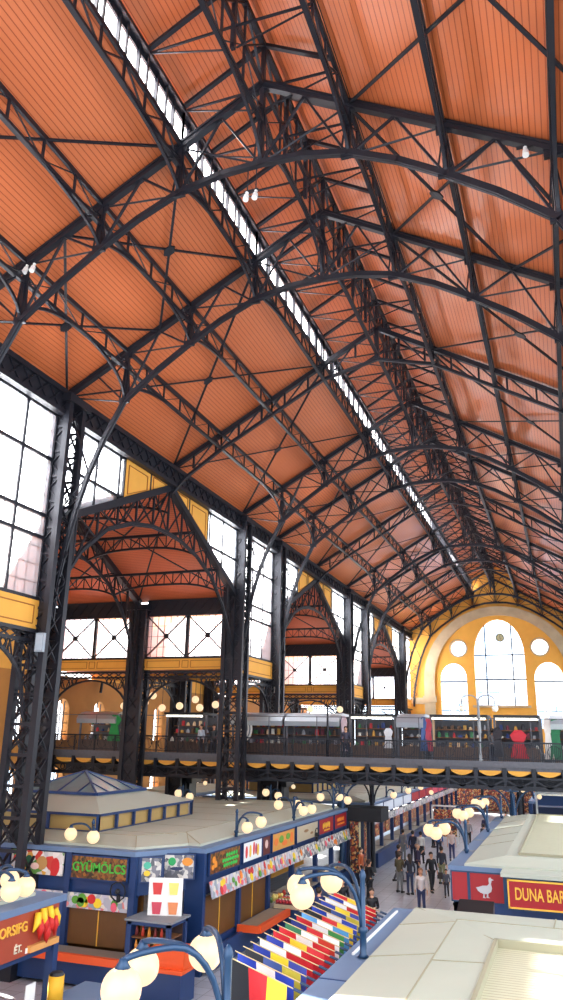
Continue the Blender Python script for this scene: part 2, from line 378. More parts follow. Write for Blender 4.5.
def gable_bay(s, ya, yp, yb):
    global winn
    x = side_x(s); m = MB(); pan = MB(); ln = MB(); gl = MB()
    for sg in (-1, 1):
        e = ya if sg < 0 else yb
        ye = yp+sg*4.15; ym = yp+sg*1.95; yn = yp+sg*.35
        # window next to column
        for k in (.08, .5):
            y = ye+(e-ye)*k; m.box(x-.07, x+.07, y-.05, y+.05, gable_z(y, yp), 18.1)
        m.box(x-.08, x+.08, min(ye, e), max(ye, e), 16.34, 16.46)
        y = ye
        while abs(y-e) > .4:
            m.box(x-.012, x+.012, y-.012, y+.012, gable_z(y, yp), 18.1); y += sg*.5
        z = 14.6
        while z < 18:
            yz = yp+sg*(GP-.2-z)*H/(GP-.2-14.25); yz = yz if abs(yz-yp) > abs(ye-yp) else ye
            m.box(x-.012, x+.012, min(yz, e), max(yz, e), z-.012, z+.012); z += .62
        gl.prism([[(ye, gable_z(ye, yp)), (e, gable_z(e, yp)), (e, 18.1), (ye, 18.1)]], lambda u, v, w: (x-.02+w, u, v), .04)
        # ochre boards by the peak
        for y1, y2 in ((ye, ym), (ym, yn)):
            pan.prism([[(y1, gable_z(y1, yp)), (y2, gable_z(y2, yp)), (y2, 18.3), (y1, 18.3)]], lambda u, v, w: (x-.08+w, u, v), .16)
            cy, cz = (y1+y2)/2, (gable_z(y1, yp)+gable_z(y2, yp)+36.4)/4
            pts = [(y1, gable_z(y1, yp)), (y2, gable_z(y2, yp)), (y2, 18.2), (y1, 18.2)]
            ins = [(cy+(a-cy)*.72, cz+(b-cz)*.66) for a, b in pts]
            for (a, b), (c, d) in zip(ins, ins[1:]+ins[:1]): ln.beam((x-s*.09, a, b), (x-s*.09, c, d), .05, .03)
            m.box(x-.1, x+.1, y1-.05, y1+.05, gable_z(y1, yp), 18.3)
    winn += 1; struct('window_%d' % winn, m, IRON)
    winn += 1; struct('window_%d' % winn, gl, PANEF)
    struct('wall_%s' % ('left' if s < 0 else 'right'), pan, OCHRE)
    struct('trim_4', ln, OCHL)
for s in (-1, 1):
    for a, b in (('Z', 'A'), ('B', 'C'), ('D', 'E'), ('F', 'G')): windows_bay(s, YF[a]+.35, YF[b]-.35, a)
    for a, p, b in wing_range(): gable_bay(s, YF[a]+.35, YF[p], YF[b]-.35)

# eave girder, one per bay
keys = ['m', 'p0', 'Z', 'A', 'p1', 'B', 'C', 'p2', 'D', 'E', 'p3', 'F', 'G']
TR_NAMES = {k: (['rearmost', 'overhead']+ORD)[i] for i, k in enumerate(keys)}
side_n = {-1: 'left', 1: 'right'}
def bayname(a, b): return 'between %s and %s roof trusses' % (TR_NAMES[a], TR_NAMES[b])
for s in (-1, 1):
    for a, b in zip(keys, keys[1:]):
        ya, yb = YF[a], YF[b]; x = s*9.75
        t = thing('eave_girder', 'dark riveted eave girder atop the %s wall, %s' % (side_n[s], bayname(a, b)), 'girder', (x, ya, 18.1))
        L = yb-ya
        MB().box(-.16, .16, 0, L, .78, .98).build('top_chord', IRON, t)
        MB().box(-.14, .14, 0, L, .02, .2).build('bottom_chord', IRON, t)
        w = MB(); w.box(-.02, .02, 0, L, .15, .8); n = max(3, round(L/.75))
        for i in range(n):
            y = L*i/n; w.beam((-.06*s, y, .12), (-.06*s, y+L/n, .85), .06, .06); w.beam((-.06*s, y, .85), (-.06*s, y+L/n, .12), .06, .06)
        w.build('lattice_web', IRON, t)

# ------------------------------------------------------------------ nave columns
def column_parts(t, x, h, wx=.5, wy=.42, solid=9.9):
    for i, (sx, sy) in enumerate(((-1, -1), (1, -1), (1, 1), (-1, 1))):
        MB().box(sx*wx-.11, sx*wx+.11, sy*wy-.11, sy*wy+.11, .5, h).build('corner_post', IRON, t)
    l = MB(); z = .6; dz = .95
    while z < h-dz:
        for sy in (-1, 1):
            l.beam((-wx, sy*wy, z), (wx, sy*wy, z+dz), .03, .09, (0, 1, 0)); l.beam((wx, sy*wy, z), (-wx, sy*wy, z+dz), .03, .09, (0, 1, 0))
        for sx in (-1, 1):
            l.beam((sx*wx, -wy, z), (sx*wx, wy, z+dz), .03, .09, (1, 0, 0)); l.beam((sx*wx, wy, z), (sx*wx, -wy, z+dz), .03, .09, (1, 0, 0))
        z += dz
        l.box(-wx, wx, -wy-.03, -wy+.03, z-.05, z+.05); l.box(-wx, wx, wy-.03, wy+.03, z-.05, z+.05)
    l.build('lacing', IRON, t)
    MB().box(-wx-.3, wx+.3, -wy-.3, wy+.3, 0, .5).build('base', IRON, t)
    if h > solid:
        p = MB().box(-wx, wx, -wy+.02, -wy+.08, solid, h); p.box(-wx+.02, -wx+.08, -wy, wy, solid, h); p.box(-.09, .09, -wy-.08, -wy+.02, 9, h); p.build('cover_plate', IRON, t)
    MB().box(-wx-.35, wx+.22, -wy-.25, wy+.25, h-.3, h).build('cap', IRON, t)
main_cols = ['m', 'Z', 'A', 'B', 'C', 'D', 'E', 'F']
for s in (-1, 1):
    for k in main_cols:
        if s > 0 and k in ('m',): pass
        t = thing('iron_column', 'tall dark latticed column on the %s of the nave, under the %s roof truss' % (side_n[s], TR_NAMES[k]), 'column', (s*10.05, YF[k], 0), group=None)
        column_parts(t, s, 18.9)
# ------------------------------------------------------------------ roof trusses
def node_list():
    xs = [-10, -7.5, -5, -2.5, 0, 2.5, 5, 7.5, 10]; return xs
def lowz(x): return LOW.get(abs(x))
FOOT = [(7.5, 18.55), (8.2, 17.2), (8.72, 15.9), (9.1, 14.6), (9.4, 13.2), (9.62, 11.9), (9.66, 10.6)]
def main_truss(k):
    y = YF[k]
    t = thing('roof_truss', 'dark iron arched roof truss over the nave, the %s counted from the near end' % TR_NAMES[k], 'truss', (0, y, 0))
    for s in (-1, 1):
        MB().beam((s*10, 0, zr(10)), (0, 0, zr(0)), .2, .2, (0, 1, 0)).beam((s*10, 0, zr(10)+.08), (0, 0, zr(0)+.08), .07, .26, (0, 1, 0)).build('rafter', IRON, t)
    low = [(-a, b) for a, b in FOOT[::-1]]+[(-6.2, 19.62), (-5, 20.45), (-3.8, 21.2), (-2.5, 21.8), (-1.2, 22.08), (0, 22.14), (1.2, 22.08), (2.5, 21.8), (3.8, 21.2), (5, 20.45), (6.2, 19.62)]+FOOT
    MB().path([(a, 0, b) for a, b in low], .13, .17, (0, 1, 0)).path([(a, 0, b+.04) for a, b in low], .22, .05, (0, 1, 0)).build('arched_chord', IRON, t)
    for x in (-7.5, -5, -2.5, 0, 2.5, 5, 7.5):
        m = MB().box(x-.065, x+.065, -.08, .08, lowz(x), zr(x)); 
        for dx in (-.35, .35): m.beam((x, 0, zr(x)-.05), (x+dx*.6, 0, lowz(x)+.1 - 0), .04, .04)
        m.box(x-.2, x+.2, -.05, .05, lowz(x)-.06, lowz(x)+.16); m.box(x-.2, x+.2, -.05, .05, zr(x)-.24, zr(x)); m.build('post', IRON, t)
    for s in (-1, 1):
        seq = [10, 7.5, 5, 2.5, 0]
        for a, b in zip(seq, seq[1:]):
            MB().tube([(s*a, 0, zr(a)-.05), (s*b, 0, LOWC[b])], .03, 6).build('tie_rod', IRON, t)
        MB().tube([(s*10, 0, zr(10)-.1), (s*8.72, 0, 15.9)], .04, 6).build('tie_rod', IRON, t)
        MB().tube([(s*8.72, 0, 15.9), (s*9.95, 0, 14.4)], .03, 6).build('tie_rod', IRON, t)
        for x_ in (7.5, 5, 2.5, 0):
            for dx in (-1.25, 1.25):
                if x_ == 0 and dx < 0: continue
                xx = s*(x_+dx) if x_ else s*1.25
                MB().beam((s*x_, 0, lowz(x_)), (xx, 0, zr(xx)-.06), .06, .07, (0, 1, 0)).build('strut', IRON, t)
        # bracket lattice between arch foot and column
        m = MB(); f = [(9.02, 15), (9.25, 14), (9.45, 13), (9.6, 12)]
        for i, (a, b) in enumerate(f):
            m.beam((s*a, 0, b), (s*9.8, 0, b+.45), .05, .06, (0, 1, 0)); m.beam((s*a, 0, b), (s*9.8, 0, b-.45), .05, .06, (0, 1, 0))
            rr = [(s*(9.45+.16*cos(q*pi/4)), 0, b+.16*sin(q*pi/4)) for q in range(9)]; m.path(rr, .04, .05, (0, 1, 0))
        m.build('foot_bracket', IRON, t)
    return t
def light_truss(k):
    y = YF[k]; D = .74
    t = thing('roof_truss', 'dark shallow lattice roof truss without arch, the %s counted from the near end' % TR_NAMES[k], 'truss', (0, y, 0))
    for s in (-1, 1):
        MB().beam((s*10, 0, zr(10)), (0, 0, zr(0)), .2, .2, (0, 1, 0)).build('rafter', IRON, t)
        pts = [(s*9.9, 0, 17.9), (s*9.3, 0, 18.55), (s*7.5, 0, zr(7.5)-D), (s*5, 0, zr(5)-D), (s*2.5, 0, zr(2.5)-D), (s*1.25, 0, zr(1.25)-1.15), (0, 0, 23.3)]
        MB().path(pts, .13, .15, (0, 1, 0)).build('lower_chord', IRON, t)
        w = MB(); n = 8
        for i in range(1, n+1):
            a = 10-i*9/n; a0 = 10-(i-1)*9/n
            w.box(s*a-.04, s*a+.04, -.05, .05, zr(a)-D, zr(a)); w.beam((s*a0, 0, zr(a0)-(D if i > 1 else .2)), (s*a, 0, zr(a)), .06, .05, (0, 1, 0))
        w.build('lattice_web', IRON, t)
    MB().box(-.09, .09, -.1, .1, 23.3, zr(0)).build('post', IRON, t)
    return t
for k in keys:
    if k == 'G': continue
    (light_truss if k[0] == 'p' else main_truss)(k)
main_truss('G').location.y = 91.0

# ------------------------------------------------------------------ longitudinal girders and braces
rowname = {7.5: 'lowest', 5: 'middle', 2.5: 'upper', 0: 'ridge'}
def girder(x, a, b):
    ya, yb = YF[a], YF[b]; L = yb-ya; zt = zr(x); ax = abs(x)
    D = .68 if ax > 3 else .75
    if ax == 0: D = 1.3
    side = 'left slope' if x < 0 else 'right slope' if x > 0 else 'ridge'
    lab = 'dark lattice girder, %s row of the %s, %s' % (rowname[ax], side, bayname(a, b))
    if ax == 0: lab = 'deep dark lattice girder under the ridge, %s' % bayname(a, b)
    t = thing('lattice_girder', lab, 'girder', (x, ya, zt))
    top = 1.35 if ax == 2.5 else 1.5 if ax == 0 else 0
    MB().box(-.045, .045, 0, L, -.04, .12).build('top_chord', IRON, t)
    if top: MB().box(-.08, .08, 0, L, top-.14, top).build('upper_rail', IRON, t)
    MB().box(-.07, .07, 0, L, -D-.05, -D+.05).build('bottom_chord', IRON, t)
    w = MB(); n = max(4, round(L/1.42)) if ax != 2.5 else max(3, round(L/1.98)*1)
    if ax == 2.5: n = 3 if L < 7 else 4; n *= 1
    for i in range(n+1):
        y = L*i/n
        w.box(-.028, .028, y-.035, y+.035, -D, top if top else 0)
        if i < n:
            y2 = L*(i+1)/n
            if ax == 2.5:
                ym = (y+y2)/2; w.box(-.03, .03, ym-.03, ym+.03, -D, top)
                w.beam((0, y, -D), (0, ym, 0), .04, .05, (1, 0, 0)); w.beam((0, ym, 0), (0, y2, -D), .04, .05, (1, 0, 0))
            else:
                if i % 2: w.beam((0, y, 0), (0, y2, -D), .03, .035, (1, 0, 0))
                else: w.beam((0, y, -D), (0, y2, 0), .03, .035, (1, 0, 0))
                if ax == 0: w.beam((0, y, 0), (0, y2, top), .05, .07, (1, 0, 0)); w.beam((0, y, top), (0, y2, 0), .05, .07, (1, 0, 0))
    w.build('lattice_web', IRON, t)
    # curved brackets down to the arched chord of main trusses
    R = min(L*.5, 3.6)
    low = lowz(x)-zt
    for key, y0, sg in ((a, 0, 1), (b, L, -1)):
        if key[0] == 'p': continue
        Rr = R if L < 7 else 3.6
        pts = [(0, y0+sg*Rr*(1-cos(q)), (low+.05)+(-D-(low+.05))*sin(q)) for q in [pi/2*i/9 for i in range(10)]]
        # quarter curve: vertical at truss, level at girder
        MB().path(pts, .1, .08, (1, 0, 0)).build('curved_bracket', IRON, t)
        sp = MB()
        for i in (2, 4, 6): p = pts[i]; sp.beam(p, (0, y0+sg*.1, -D*.6), .04, .05, (1, 0, 0))
        sp.build('bracket_strut', IRON, t)
    return t
for x in (-7.5, -5, -2.5, 0, 2.5, 5, 7.5):
    for a, b in zip(keys[1:], keys[2:]): girder(x, a, b)
def uz(u, s): x = s*10*(1-u); return x, zr(x)-.02
for s in (-1, 1):
    for a, b in zip(keys[1:], keys[2:]):
        ya, yb = YF[a], YF[b]; L = yb-ya
        cells = ((0, .375, 'lower'), (.375, .75, 'upper')) if L < 7 else ((0, .75, 'whole'),)
        for u0_, u1_, nm in cells:
            x0, z0 = uz(u0_, s); x1, z1 = uz(u1_, s); xm, zm = (x0+x1)/2, (z0+z1)/2
            t = thing('wind_brace', 'crossed dark rods under the %s %s slope, %s' % (nm, side_n[s], bayname(a, b)), 'brace', (xm, ya, zm))
            MB().beam((x0-xm, 0, z0-zm), (x1-xm, L, z1-zm), .085, .05).build('rod', IRON, t)
            MB().beam((x0-xm, L, z0-zm-.04), (x1-xm, 0, z1-zm-.04), .085, .05).build('rod', IRON, t)
            MB().prism([arc(6, 0, 2*pi, 0, L/2, .2, .2)[:-1]], lambda u, v, w: (u, v, -.08-s*u*SL+w), .06).build('plate', IRON, t)
# monitor frames
mi = 0
for a, b in zip(keys[1:], keys[2:]):
    L = YF[b]-YF[a]; n = 3 if L < 7 else 4
    for i in range(n):
        y = YF[a]+L*i/n
        t = thing('monitor_frame', 'ridge rafter pair, %s of those %s' % (ordn(i), bayname(a, b)), 'rafter frame', (0, y, 24.9))
        for s in (-1, 1):
            MB().beam((s*2.55, 0, -.05), (0, 0, 1.42), .1, .13, (0, 1, 0)).build('rafter', IRON, t)
            MB().beam((s*2.5, 0, -.2), (0, 0, -.15), .05, .06, (0, 1, 0)).build('tie', IRON, t)
            MB().beam((s*2.5, 0, -.2), (s*.1, 0, .0-.9), .035, .04, (0, 1, 0)).build('tie', IRON, t)
        MB().box(-.06, .06, -.06, .06, -.9, 1.4).build('post', IRON, t)
# monitor glazing and frames
for s, nm in ((-1, 5), (1, 6)):
    m = MB(); x = s*2.62
    m.box(x-.06, x+.06, Y0, Y1, 24.42, 25.0); m.box(x-.06, x+.06, Y0, Y1, zr(2.5)+.15, zr(2.5)+.3)
    y = 0
    while y < 91: m.box(x-.03, x+.11, y-.035, y+.035, 23.6, 24.7) if s < 0 else m.box(x-.11, x+.03, y-.035, y+.035, 23.6, 24.7); y += .99
    struct('window_9%d' % nm, m, IRON); struct('window_8%d' % nm, MB().box(x-.01, x+.01, Y0, Y1, 23.7, 24.62), PANEF)

# ------------------------------------------------------------------ wings on the left
ring = MB()
def rings(m, c, r, axis='y', w=.05):
    pts = []
    for q in range(11):
        a = 2*pi*q/10
        pts.append((c[0]+r*cos(a), c[1], c[2]+r*sin(a)) if axis == 'y' else (c[0], c[1]+r*cos(a), c[2]+r*sin(a)))
    m.path(pts, w, w, (0, 1, 0) if axis == 'y' else (1, 0, 0))
def wing_truss(x, ya, yp, yb, lab):
    t = thing('wing_truss', lab, 'truss', (x, yp, 0)); h = H
    ch = [(-8.35, 9.6), (-8.15, 11), (-7.6, 12.3), (-6.6, 13.6), (-5, 14.85), (-3.2, 15.55), (-1.4, 15.9), (0, 15.95)]
    ch = ch+[(-a, b) for a, b in ch[-2::-1]]
    MB().path([(0, a, b) for a, b in ch], .11, .14, (1, 0, 0)).path([(0, a, b) for a, b in ch], .2, .05, (1, 0, 0)).build('arched_chord', IRON, t)
    for s in (-1, 1): MB().beam((0, s*8.5, 14.3), (0, 0, GP-.2), .3, .32, (1, 0, 0)).build('rafter', IRON, t)
    w = MB()
    def gz(y): return GP-.2-abs(y)*(GP-.2-14.25)/H
    def cz(y):
        for (a, b), (c, d) in zip(ch, ch[1:]):
            if a <= y <= c: return b+(d-b)*(y-a)/(c-a)
        return 12
    ys = [-8.2, -7.1, -5.7, -4.3, -2.85, -1.4, 0, 1.4, 2.85, 4.3, 5.7, 7.1, 8.2]
    for i, y in enumerate(ys):
        w.box(-.04, .04, y-.04, y+.04, cz(y), gz(y))
        if i+1 < len(ys):
            y2 = ys[i+1]
            w.beam((0, y, cz(y)), (0, y2, gz(y2)), .05, .06, (1, 0, 0)); w.beam((0, y, gz(y)), (0, y2, cz(y2)), .05, .06, (1, 0, 0))
    for s in (-1, 1):
        for z in (10.2, 11, 11.8): rings(w, (0, s*(8.42-(z-10)*.1), z+.3), .16, 'x', .04)
    w.build('lattice_web', IRON, t)
    return t
wn = ['nearest', 'second', 'third', 'farthest']
def side_wall(y, xa, xb, name, wi):
    """X-braced clerestory between two columns of a wing's far side"""
    t = thing('braced_window', 'cross-braced window over an ochre band, %s opening of the %s side wing' % (name, wi), 'window', ((xa+xb)/2, y, 10.2)); h = abs(xb-xa)/2-.4
    f = MB().box(-h, h, -.12, .12, 3.35, 4.3); f.box(-h, h, -.08, .08, .9, 1.05); f.box(-.09, .09, -.08, .08, 1, 3.4); 
    for s in (-1, 1): f.box(s*h-.06, s*h+.06, -.08, .08, 1, 3.4)
    for k in range(9): x = -h+.15+k*(2*h-.3)/8; f.beam((x, -.14, 3.45), (x+(2*h-.3)/8 if k < 8 else x, -.14, 4.2), .04, .06, (0, 1, 0))
    f.build('frame', IRON, t)
    c = MB()
    for s in (-1, 1):
        a, b = (0, s*h)
        c.beam((a, -.05, 1), (b, -.05, 3.4), .07, .1, (0, 1, 0)); c.beam((b, -.05, 1), (a, -.05, 3.4), .07, .1, (0, 1, 0)); c.box(s*h/2-.14, s*h/2+.14, -.12, -.02, 2.06, 2.34)
    c.build('cross_brace', IRON, t)
    g = MB(); x = -h+.3
    while x < h: g.box(x-.012, x+.012, 0, .03, 1, 3.4); x += .4
    for z in (1.6, 2.2, 2.8): g.box(-h, h, 0, .03, z-.012, z+.012)
    g.build('glazing_bar', IRON, t)
    MB().box(-h, h, .05, .07, 1, 3.4).build('pane', PANEF, t)
    p = MB().box(-h, h, -.1, .1, .32, .92).build('ochre_band', OCHRE, t, label='ochre painted panel band')
    l = MB()
    for s in (-1, 1):
        l.box(min(s*.35, s*(h-.2)), max(s*.35, s*(h-.2)), -.12, -.1, .42, .45); l.box(min(s*.35, s*(h-.2)), max(s*.35, s*(h-.2)), -.12, -.1, .79, .82)
        for q in (.35, h-.2): l.box(s*q-.015, s*q+.015, -.12, -.1, .42, .82)
    l.box(-.2, .2, -.12, -.1, .42, .45); l.box(-.2, .2, -.12, -.1, .79, .82); l.box(-.2, -.17, -.12, -.1, .42, .82); l.box(.17, .2, -.12, -.1, .42, .82)
    l.build('panel_moulding', OCHL, p)
    arcade(t, h, 0, -.1)
    return t
def arcade(t, h, y, z0, axis='x', bot=-2.3):
    """lattice arch under the band, centred on the parent"""
    m = MB(); P = (lambda a, z: (a, y, z)) if axis == 'x' else (lambda a, z: (y, a, z)); upv = (0, 1, 0) if axis == 'x' else (1, 0, 0)
    m.beam(P(-h, z0+.3), P(h, z0+.3), .12, .14, upv); m.beam(P(-h, z0), P(h, z0), .1, .1, upv)
    n = 9; 
    def az(a): return bot+z0+(-.15-bot)*sqrt(max(0, 1-(a/h)**2))
    ap = [P(a, az(a)) for a in [-h+2*h*i/16 for i in range(17)]]
    m.path(ap, .1, .1, upv)
    for i in range(n):
        a, b = -h+2*h*i/n, -h+2*h*(i+1)/n
        m.beam(P(a, z0+.3), P(b, z0), .05, .05, upv); m.beam(P(a, z0), P(b, z0+.3), .05, .05, upv)
        c = (a+b)/2
        if z0-az(c) > .28:
            rr = min(.3, (z0-az(c))/2-.02); pts = [P(c+rr*cos(2*pi*q/8), z0-.05-rr+rr*sin(2*pi*q/8)) for q in range(9)]; m.path(pts, .05, .06, upv)
            m.beam(P(c, az(c)), P(a, z0), .04, .05, upv); m.beam(P(c, az(c)), P(b, z0), .04, .05, upv)
    m.build('lattice_arch', IRON, t)
for wi, (a, p, b) in enumerate(wing_range()):
    if wi == 0: 
        continue
    ya, yp, yb = YF[a], YF[p], YF[b]; n = wn[wi-1]
    for x, q in ((-10.05, 'in the plane of the nave wall'), (-16.2, 'midway into the wing'), (-22.2, 'against the outer wall')):
        wing_truss(x, ya, yp, yb, 'arched lattice truss of the %s side wing, %s' % (n, q))
    # purlins running across
    for dy in (-5.7, -2.85, 0, 2.85, 5.7):
        z = GP-.35-abs(dy)*(GP-14.4)/H; q = 'ridge' if dy == 0 else ('near' if dy < 0 else 'far')+(' lower' if abs(dy) > 4 else ' upper')
        for x0, x1, nm in ((-16.2, -10.1, 'inner'), (-22.2, -16.2, 'outer')):
            t = thing('wing_purlin', 'dark lattice purlin of the %s side wing, %s row, %s span' % (n, q, nm), 'girder', (x0, yp+dy, z)); L = x1-x0
            MB().box(0, L, -.06, .06, -.05, .08).build('top_chord', IRON, t)
            cp = [(L*i/12, 0, -.62-.45*abs(2*i/12-1)**3) for i in range(13)]
            MB().path(cp, .1, .1, (0, 1, 0)).build('bottom_chord', IRON, t)
            w = MB()
            for i in range(12):
                w.beam(cp[i], (L*i/12, 0, 0), .04, .04, (0, 1, 0)); w.beam(cp[i], (L*(i+1)/12, 0, 0), .04, .04, (0, 1, 0)) if i % 2 else w.beam((L*i/12, 0, 0), cp[i+1], .04, .04, (0, 1, 0))
            w.build('lattice_web', IRON, t)
    for s in (-1, 1):
        t = thing('wing_brace', 'crossed rods under the %s slope of the %s side wing' % ('near' if s < 0 else 'far', n), 'brace', (-13.1, yp, 0))
        for x0, x1 in ((-9, 3), (-3, -9), (3, -3), (-3, 3)):
            MB().beam((x0, s*8.2, 14.4), (x1, s*.2, GP-.35), .08, .05).build('rod', IRON, t)
    for x in (-16.2, -22.2):
        t = thing('iron_column', 'dark latticed column of the %s side wing, %s' % (n, 'halfway to the outer wall' if x > -20 else 'by the outer wall'), 'column', (x, yb+.35, 0)); column_parts(t, -1, 14.2, .42, .36, 4.5)
    # filling plates of columns between floors
    for xa, xb, nm in ((-16.2, -10.2, 'inner'), (-22.3, -16.2, 'outer')): side_wall(yb+.4, xa, xb, nm, n)
# lattice arches under narrow bay ochre panels, and gable bay beams at the left aisle line
for s in (-1,):
    for a, b in (('Z', 'A'), ('B', 'C'), ('D', 'E'), ('F', 'G')):
        ya, yb = YF[a], YF[b]; h = (yb-ya)/2-.45
        t = thing('aisle_arch', 'lattice iron arch under the left ochre panel, %s' % bayname(a, b), 'arch', (-10.05, (ya+yb)/2, 10.2)); arcade(t, h, 0, -.25, 'y', -2.4)
        MB().box(-.2, .2, -h-.1, h+.1, .0, .12).build('sill', IRON, t)
        t = thing('aisle_arch', 'lattice iron arch midway across the left aisle, %s' % bayname(a, b), 'arch', (-16.2, (ya+yb)/2, 10.2)); arcade(t, h, 0, -.25, 'y', -2.4)
        t = thing('iron_column', 'dark aisle column beyond the left wall, %s' % bayname(a, b), 'column', (-16.2, ya+.3 if a != 'B' else yb, 0)); column_parts(t, -1, 10.6, .4, .36, 3)
exec_part = 2
# ------------------------------------------------------------------ gallery bridge
BY0, BY1 = 41.0, 47.2
ZD = 5.85
t = thing('gallery_bridge', 'dark iron gallery bridge crossing the hall at first-floor level', 'bridge', (0, BY0, 0)); bridge = t
MB().box(-22.4, 12, .02, BY1-BY0, ZD-.22, ZD).build('deck', GREY, t)
MB().box(-22.4, 12, -.06, .02, ZD-.08, ZD+.22).build('fascia', GREY, t)
va = MB(); vb = MB(); x = -22.2; i = 0
while x < 11.5:
    w = 1.36; pts = [(x+.16, ZD-.12), (x+.16, ZD-.3)]+[(x+.16+(w-.32)*q/6, ZD-.3-.17*sin(pi*q/6)) for q in range(1, 6)]+[(x+w-.16, ZD-.3), (x+w-.16, ZD-.12)]
    va.prism([pts], lambda u, v, w_: (u, .03+w_, v), 5.9)
    vb.box(x-.1, x+.1, -.04, 6.1, ZD-.62, ZD-.1); vb.beam((x, 0, ZD-.5), (x, 0, ZD-1), .12, .1, (0, 1, 0))
    vb.beam((x, 0, ZD-.62), (x+w/2, 0, ZD-.98), .08, .06, (0, 1, 0)); vb.beam((x+w/2, 0, ZD-.98), (x+w, 0, ZD-.62), .08, .06, (0, 1, 0)); rings(vb, (x+w/2, 0, ZD-.72), .14, 'y', .05); vb.box(x, x+w, -.02, .03, ZD-.6, ZD-.5)
    x += w
vb.box(-22.3, 12, -.03, .07, ZD-1.1, ZD-.9)
for yy_ in (1.5, 3.1, 4.6, 6.1): vb.box(-22.3, 12, yy_-.06, yy_+.06, ZD-1.0, ZD-.55)
va.build('jack_arches', OCHRE, t, label='ochre painted shallow vaults'); vb.build('beams', IRON, t)
r = MB(); r.box(-22.3, 12, -.05, .01, ZD+1.05, ZD+1.12); r.box(-22.3, 12, -.04, 0, ZD+.3, ZD+.34)
x = -22.2
while x < 12: r.box(x-.03, x+.03, -.05, .01, ZD, ZD+1.1); x += 1.36
x = -22.2
while x < 12:
    r.box(x-.014, x+.014, -.03, -.015, ZD+.2, ZD+1.05); x += .085
for q in range(34):
    xx = -22+q; rings(r, (xx, -.025, ZD+.68), .3, 'y', .025)
r.build('railing', IRON, t)
tr = MB(); x = -22.2
while x < 12: tr.box(x-.02, x+.02, -.03, 0, ZD+1.1, ZD+2.25); x += 2.72
tr.box(-22.2, 12, -.03, 0, ZD+2.2, ZD+2.24); tr.build('netting_frame', GREY, t)
def brace_post(x, y, ztop, m, lab):
    t = thing('bridge_post', lab, 'post', (x, y, 0))
    MB().tube([(0, 0, 0), (0, 0, .3), (0, 0, ztop-.2)], [.2, .14, .12], 10).build('shaft', m, t)
    b = MB()
    for dx, dy in ((1, 0), (-1, 0), (0, 1), (0, -1)):
        pts = [(dx*(.12+.9*(1-cos(q*pi/12))), dy*(.12+.9*(1-cos(q*pi/12))), ztop-1.2+1.2*sin(q*pi/12)) for q in range(7)]
        b.path(pts, .08, .08, (dy, dx, 0))
    b.build('bracket', m, t); MB().box(-.3, .3, -.3, .3, ztop-.12, ztop).build('cap', m, t)
for x, y, m, lab in ((-4.6, 41.3, TEAL, 'blue branching post under the bridge front at the left of the aisle'), (-4.0, 45.5, IRON, 'dark branching post under the bridge behind the black kiosk'), (3.9, 41.3, TEAL, 'blue branching post under the bridge front at the right of the aisle'), (3.9, 46.5, IRON, 'dark branching post under the rear edge of the bridge')):
    brace_post(x, y, ZD-1.05, m, lab)
for k in range(5):
    tag(MB().ball((-20.5+k*6.4 + (k % 2)*1.1, 42.6, 4.42), .12, 10, 8).build('ceiling_bulb', GLOBE, smooth=True), 'small round bulb under the bridge, %s from the left wall' % ordn(k), 'lamp', 'bulbs under the bridge')
# dark square brackets / solid pillars under bridge
for x, nm in ((-10.05, 'by the left wall of the nave'), (-16.2, 'halfway to the outer wall')):
    t = thing('boxed_pillar', 'black boxed pillar under the bridge %s' % nm, 'pillar', (x+.1, 45.9, 0)); MB().box(-.55, .55, -.1, .9, 0, 4.5).build('shaft', BLACK, t); MB().box(-.8, .8, -.3, 1.1, 4.2, 4.75).build('capital', BLACK, t)

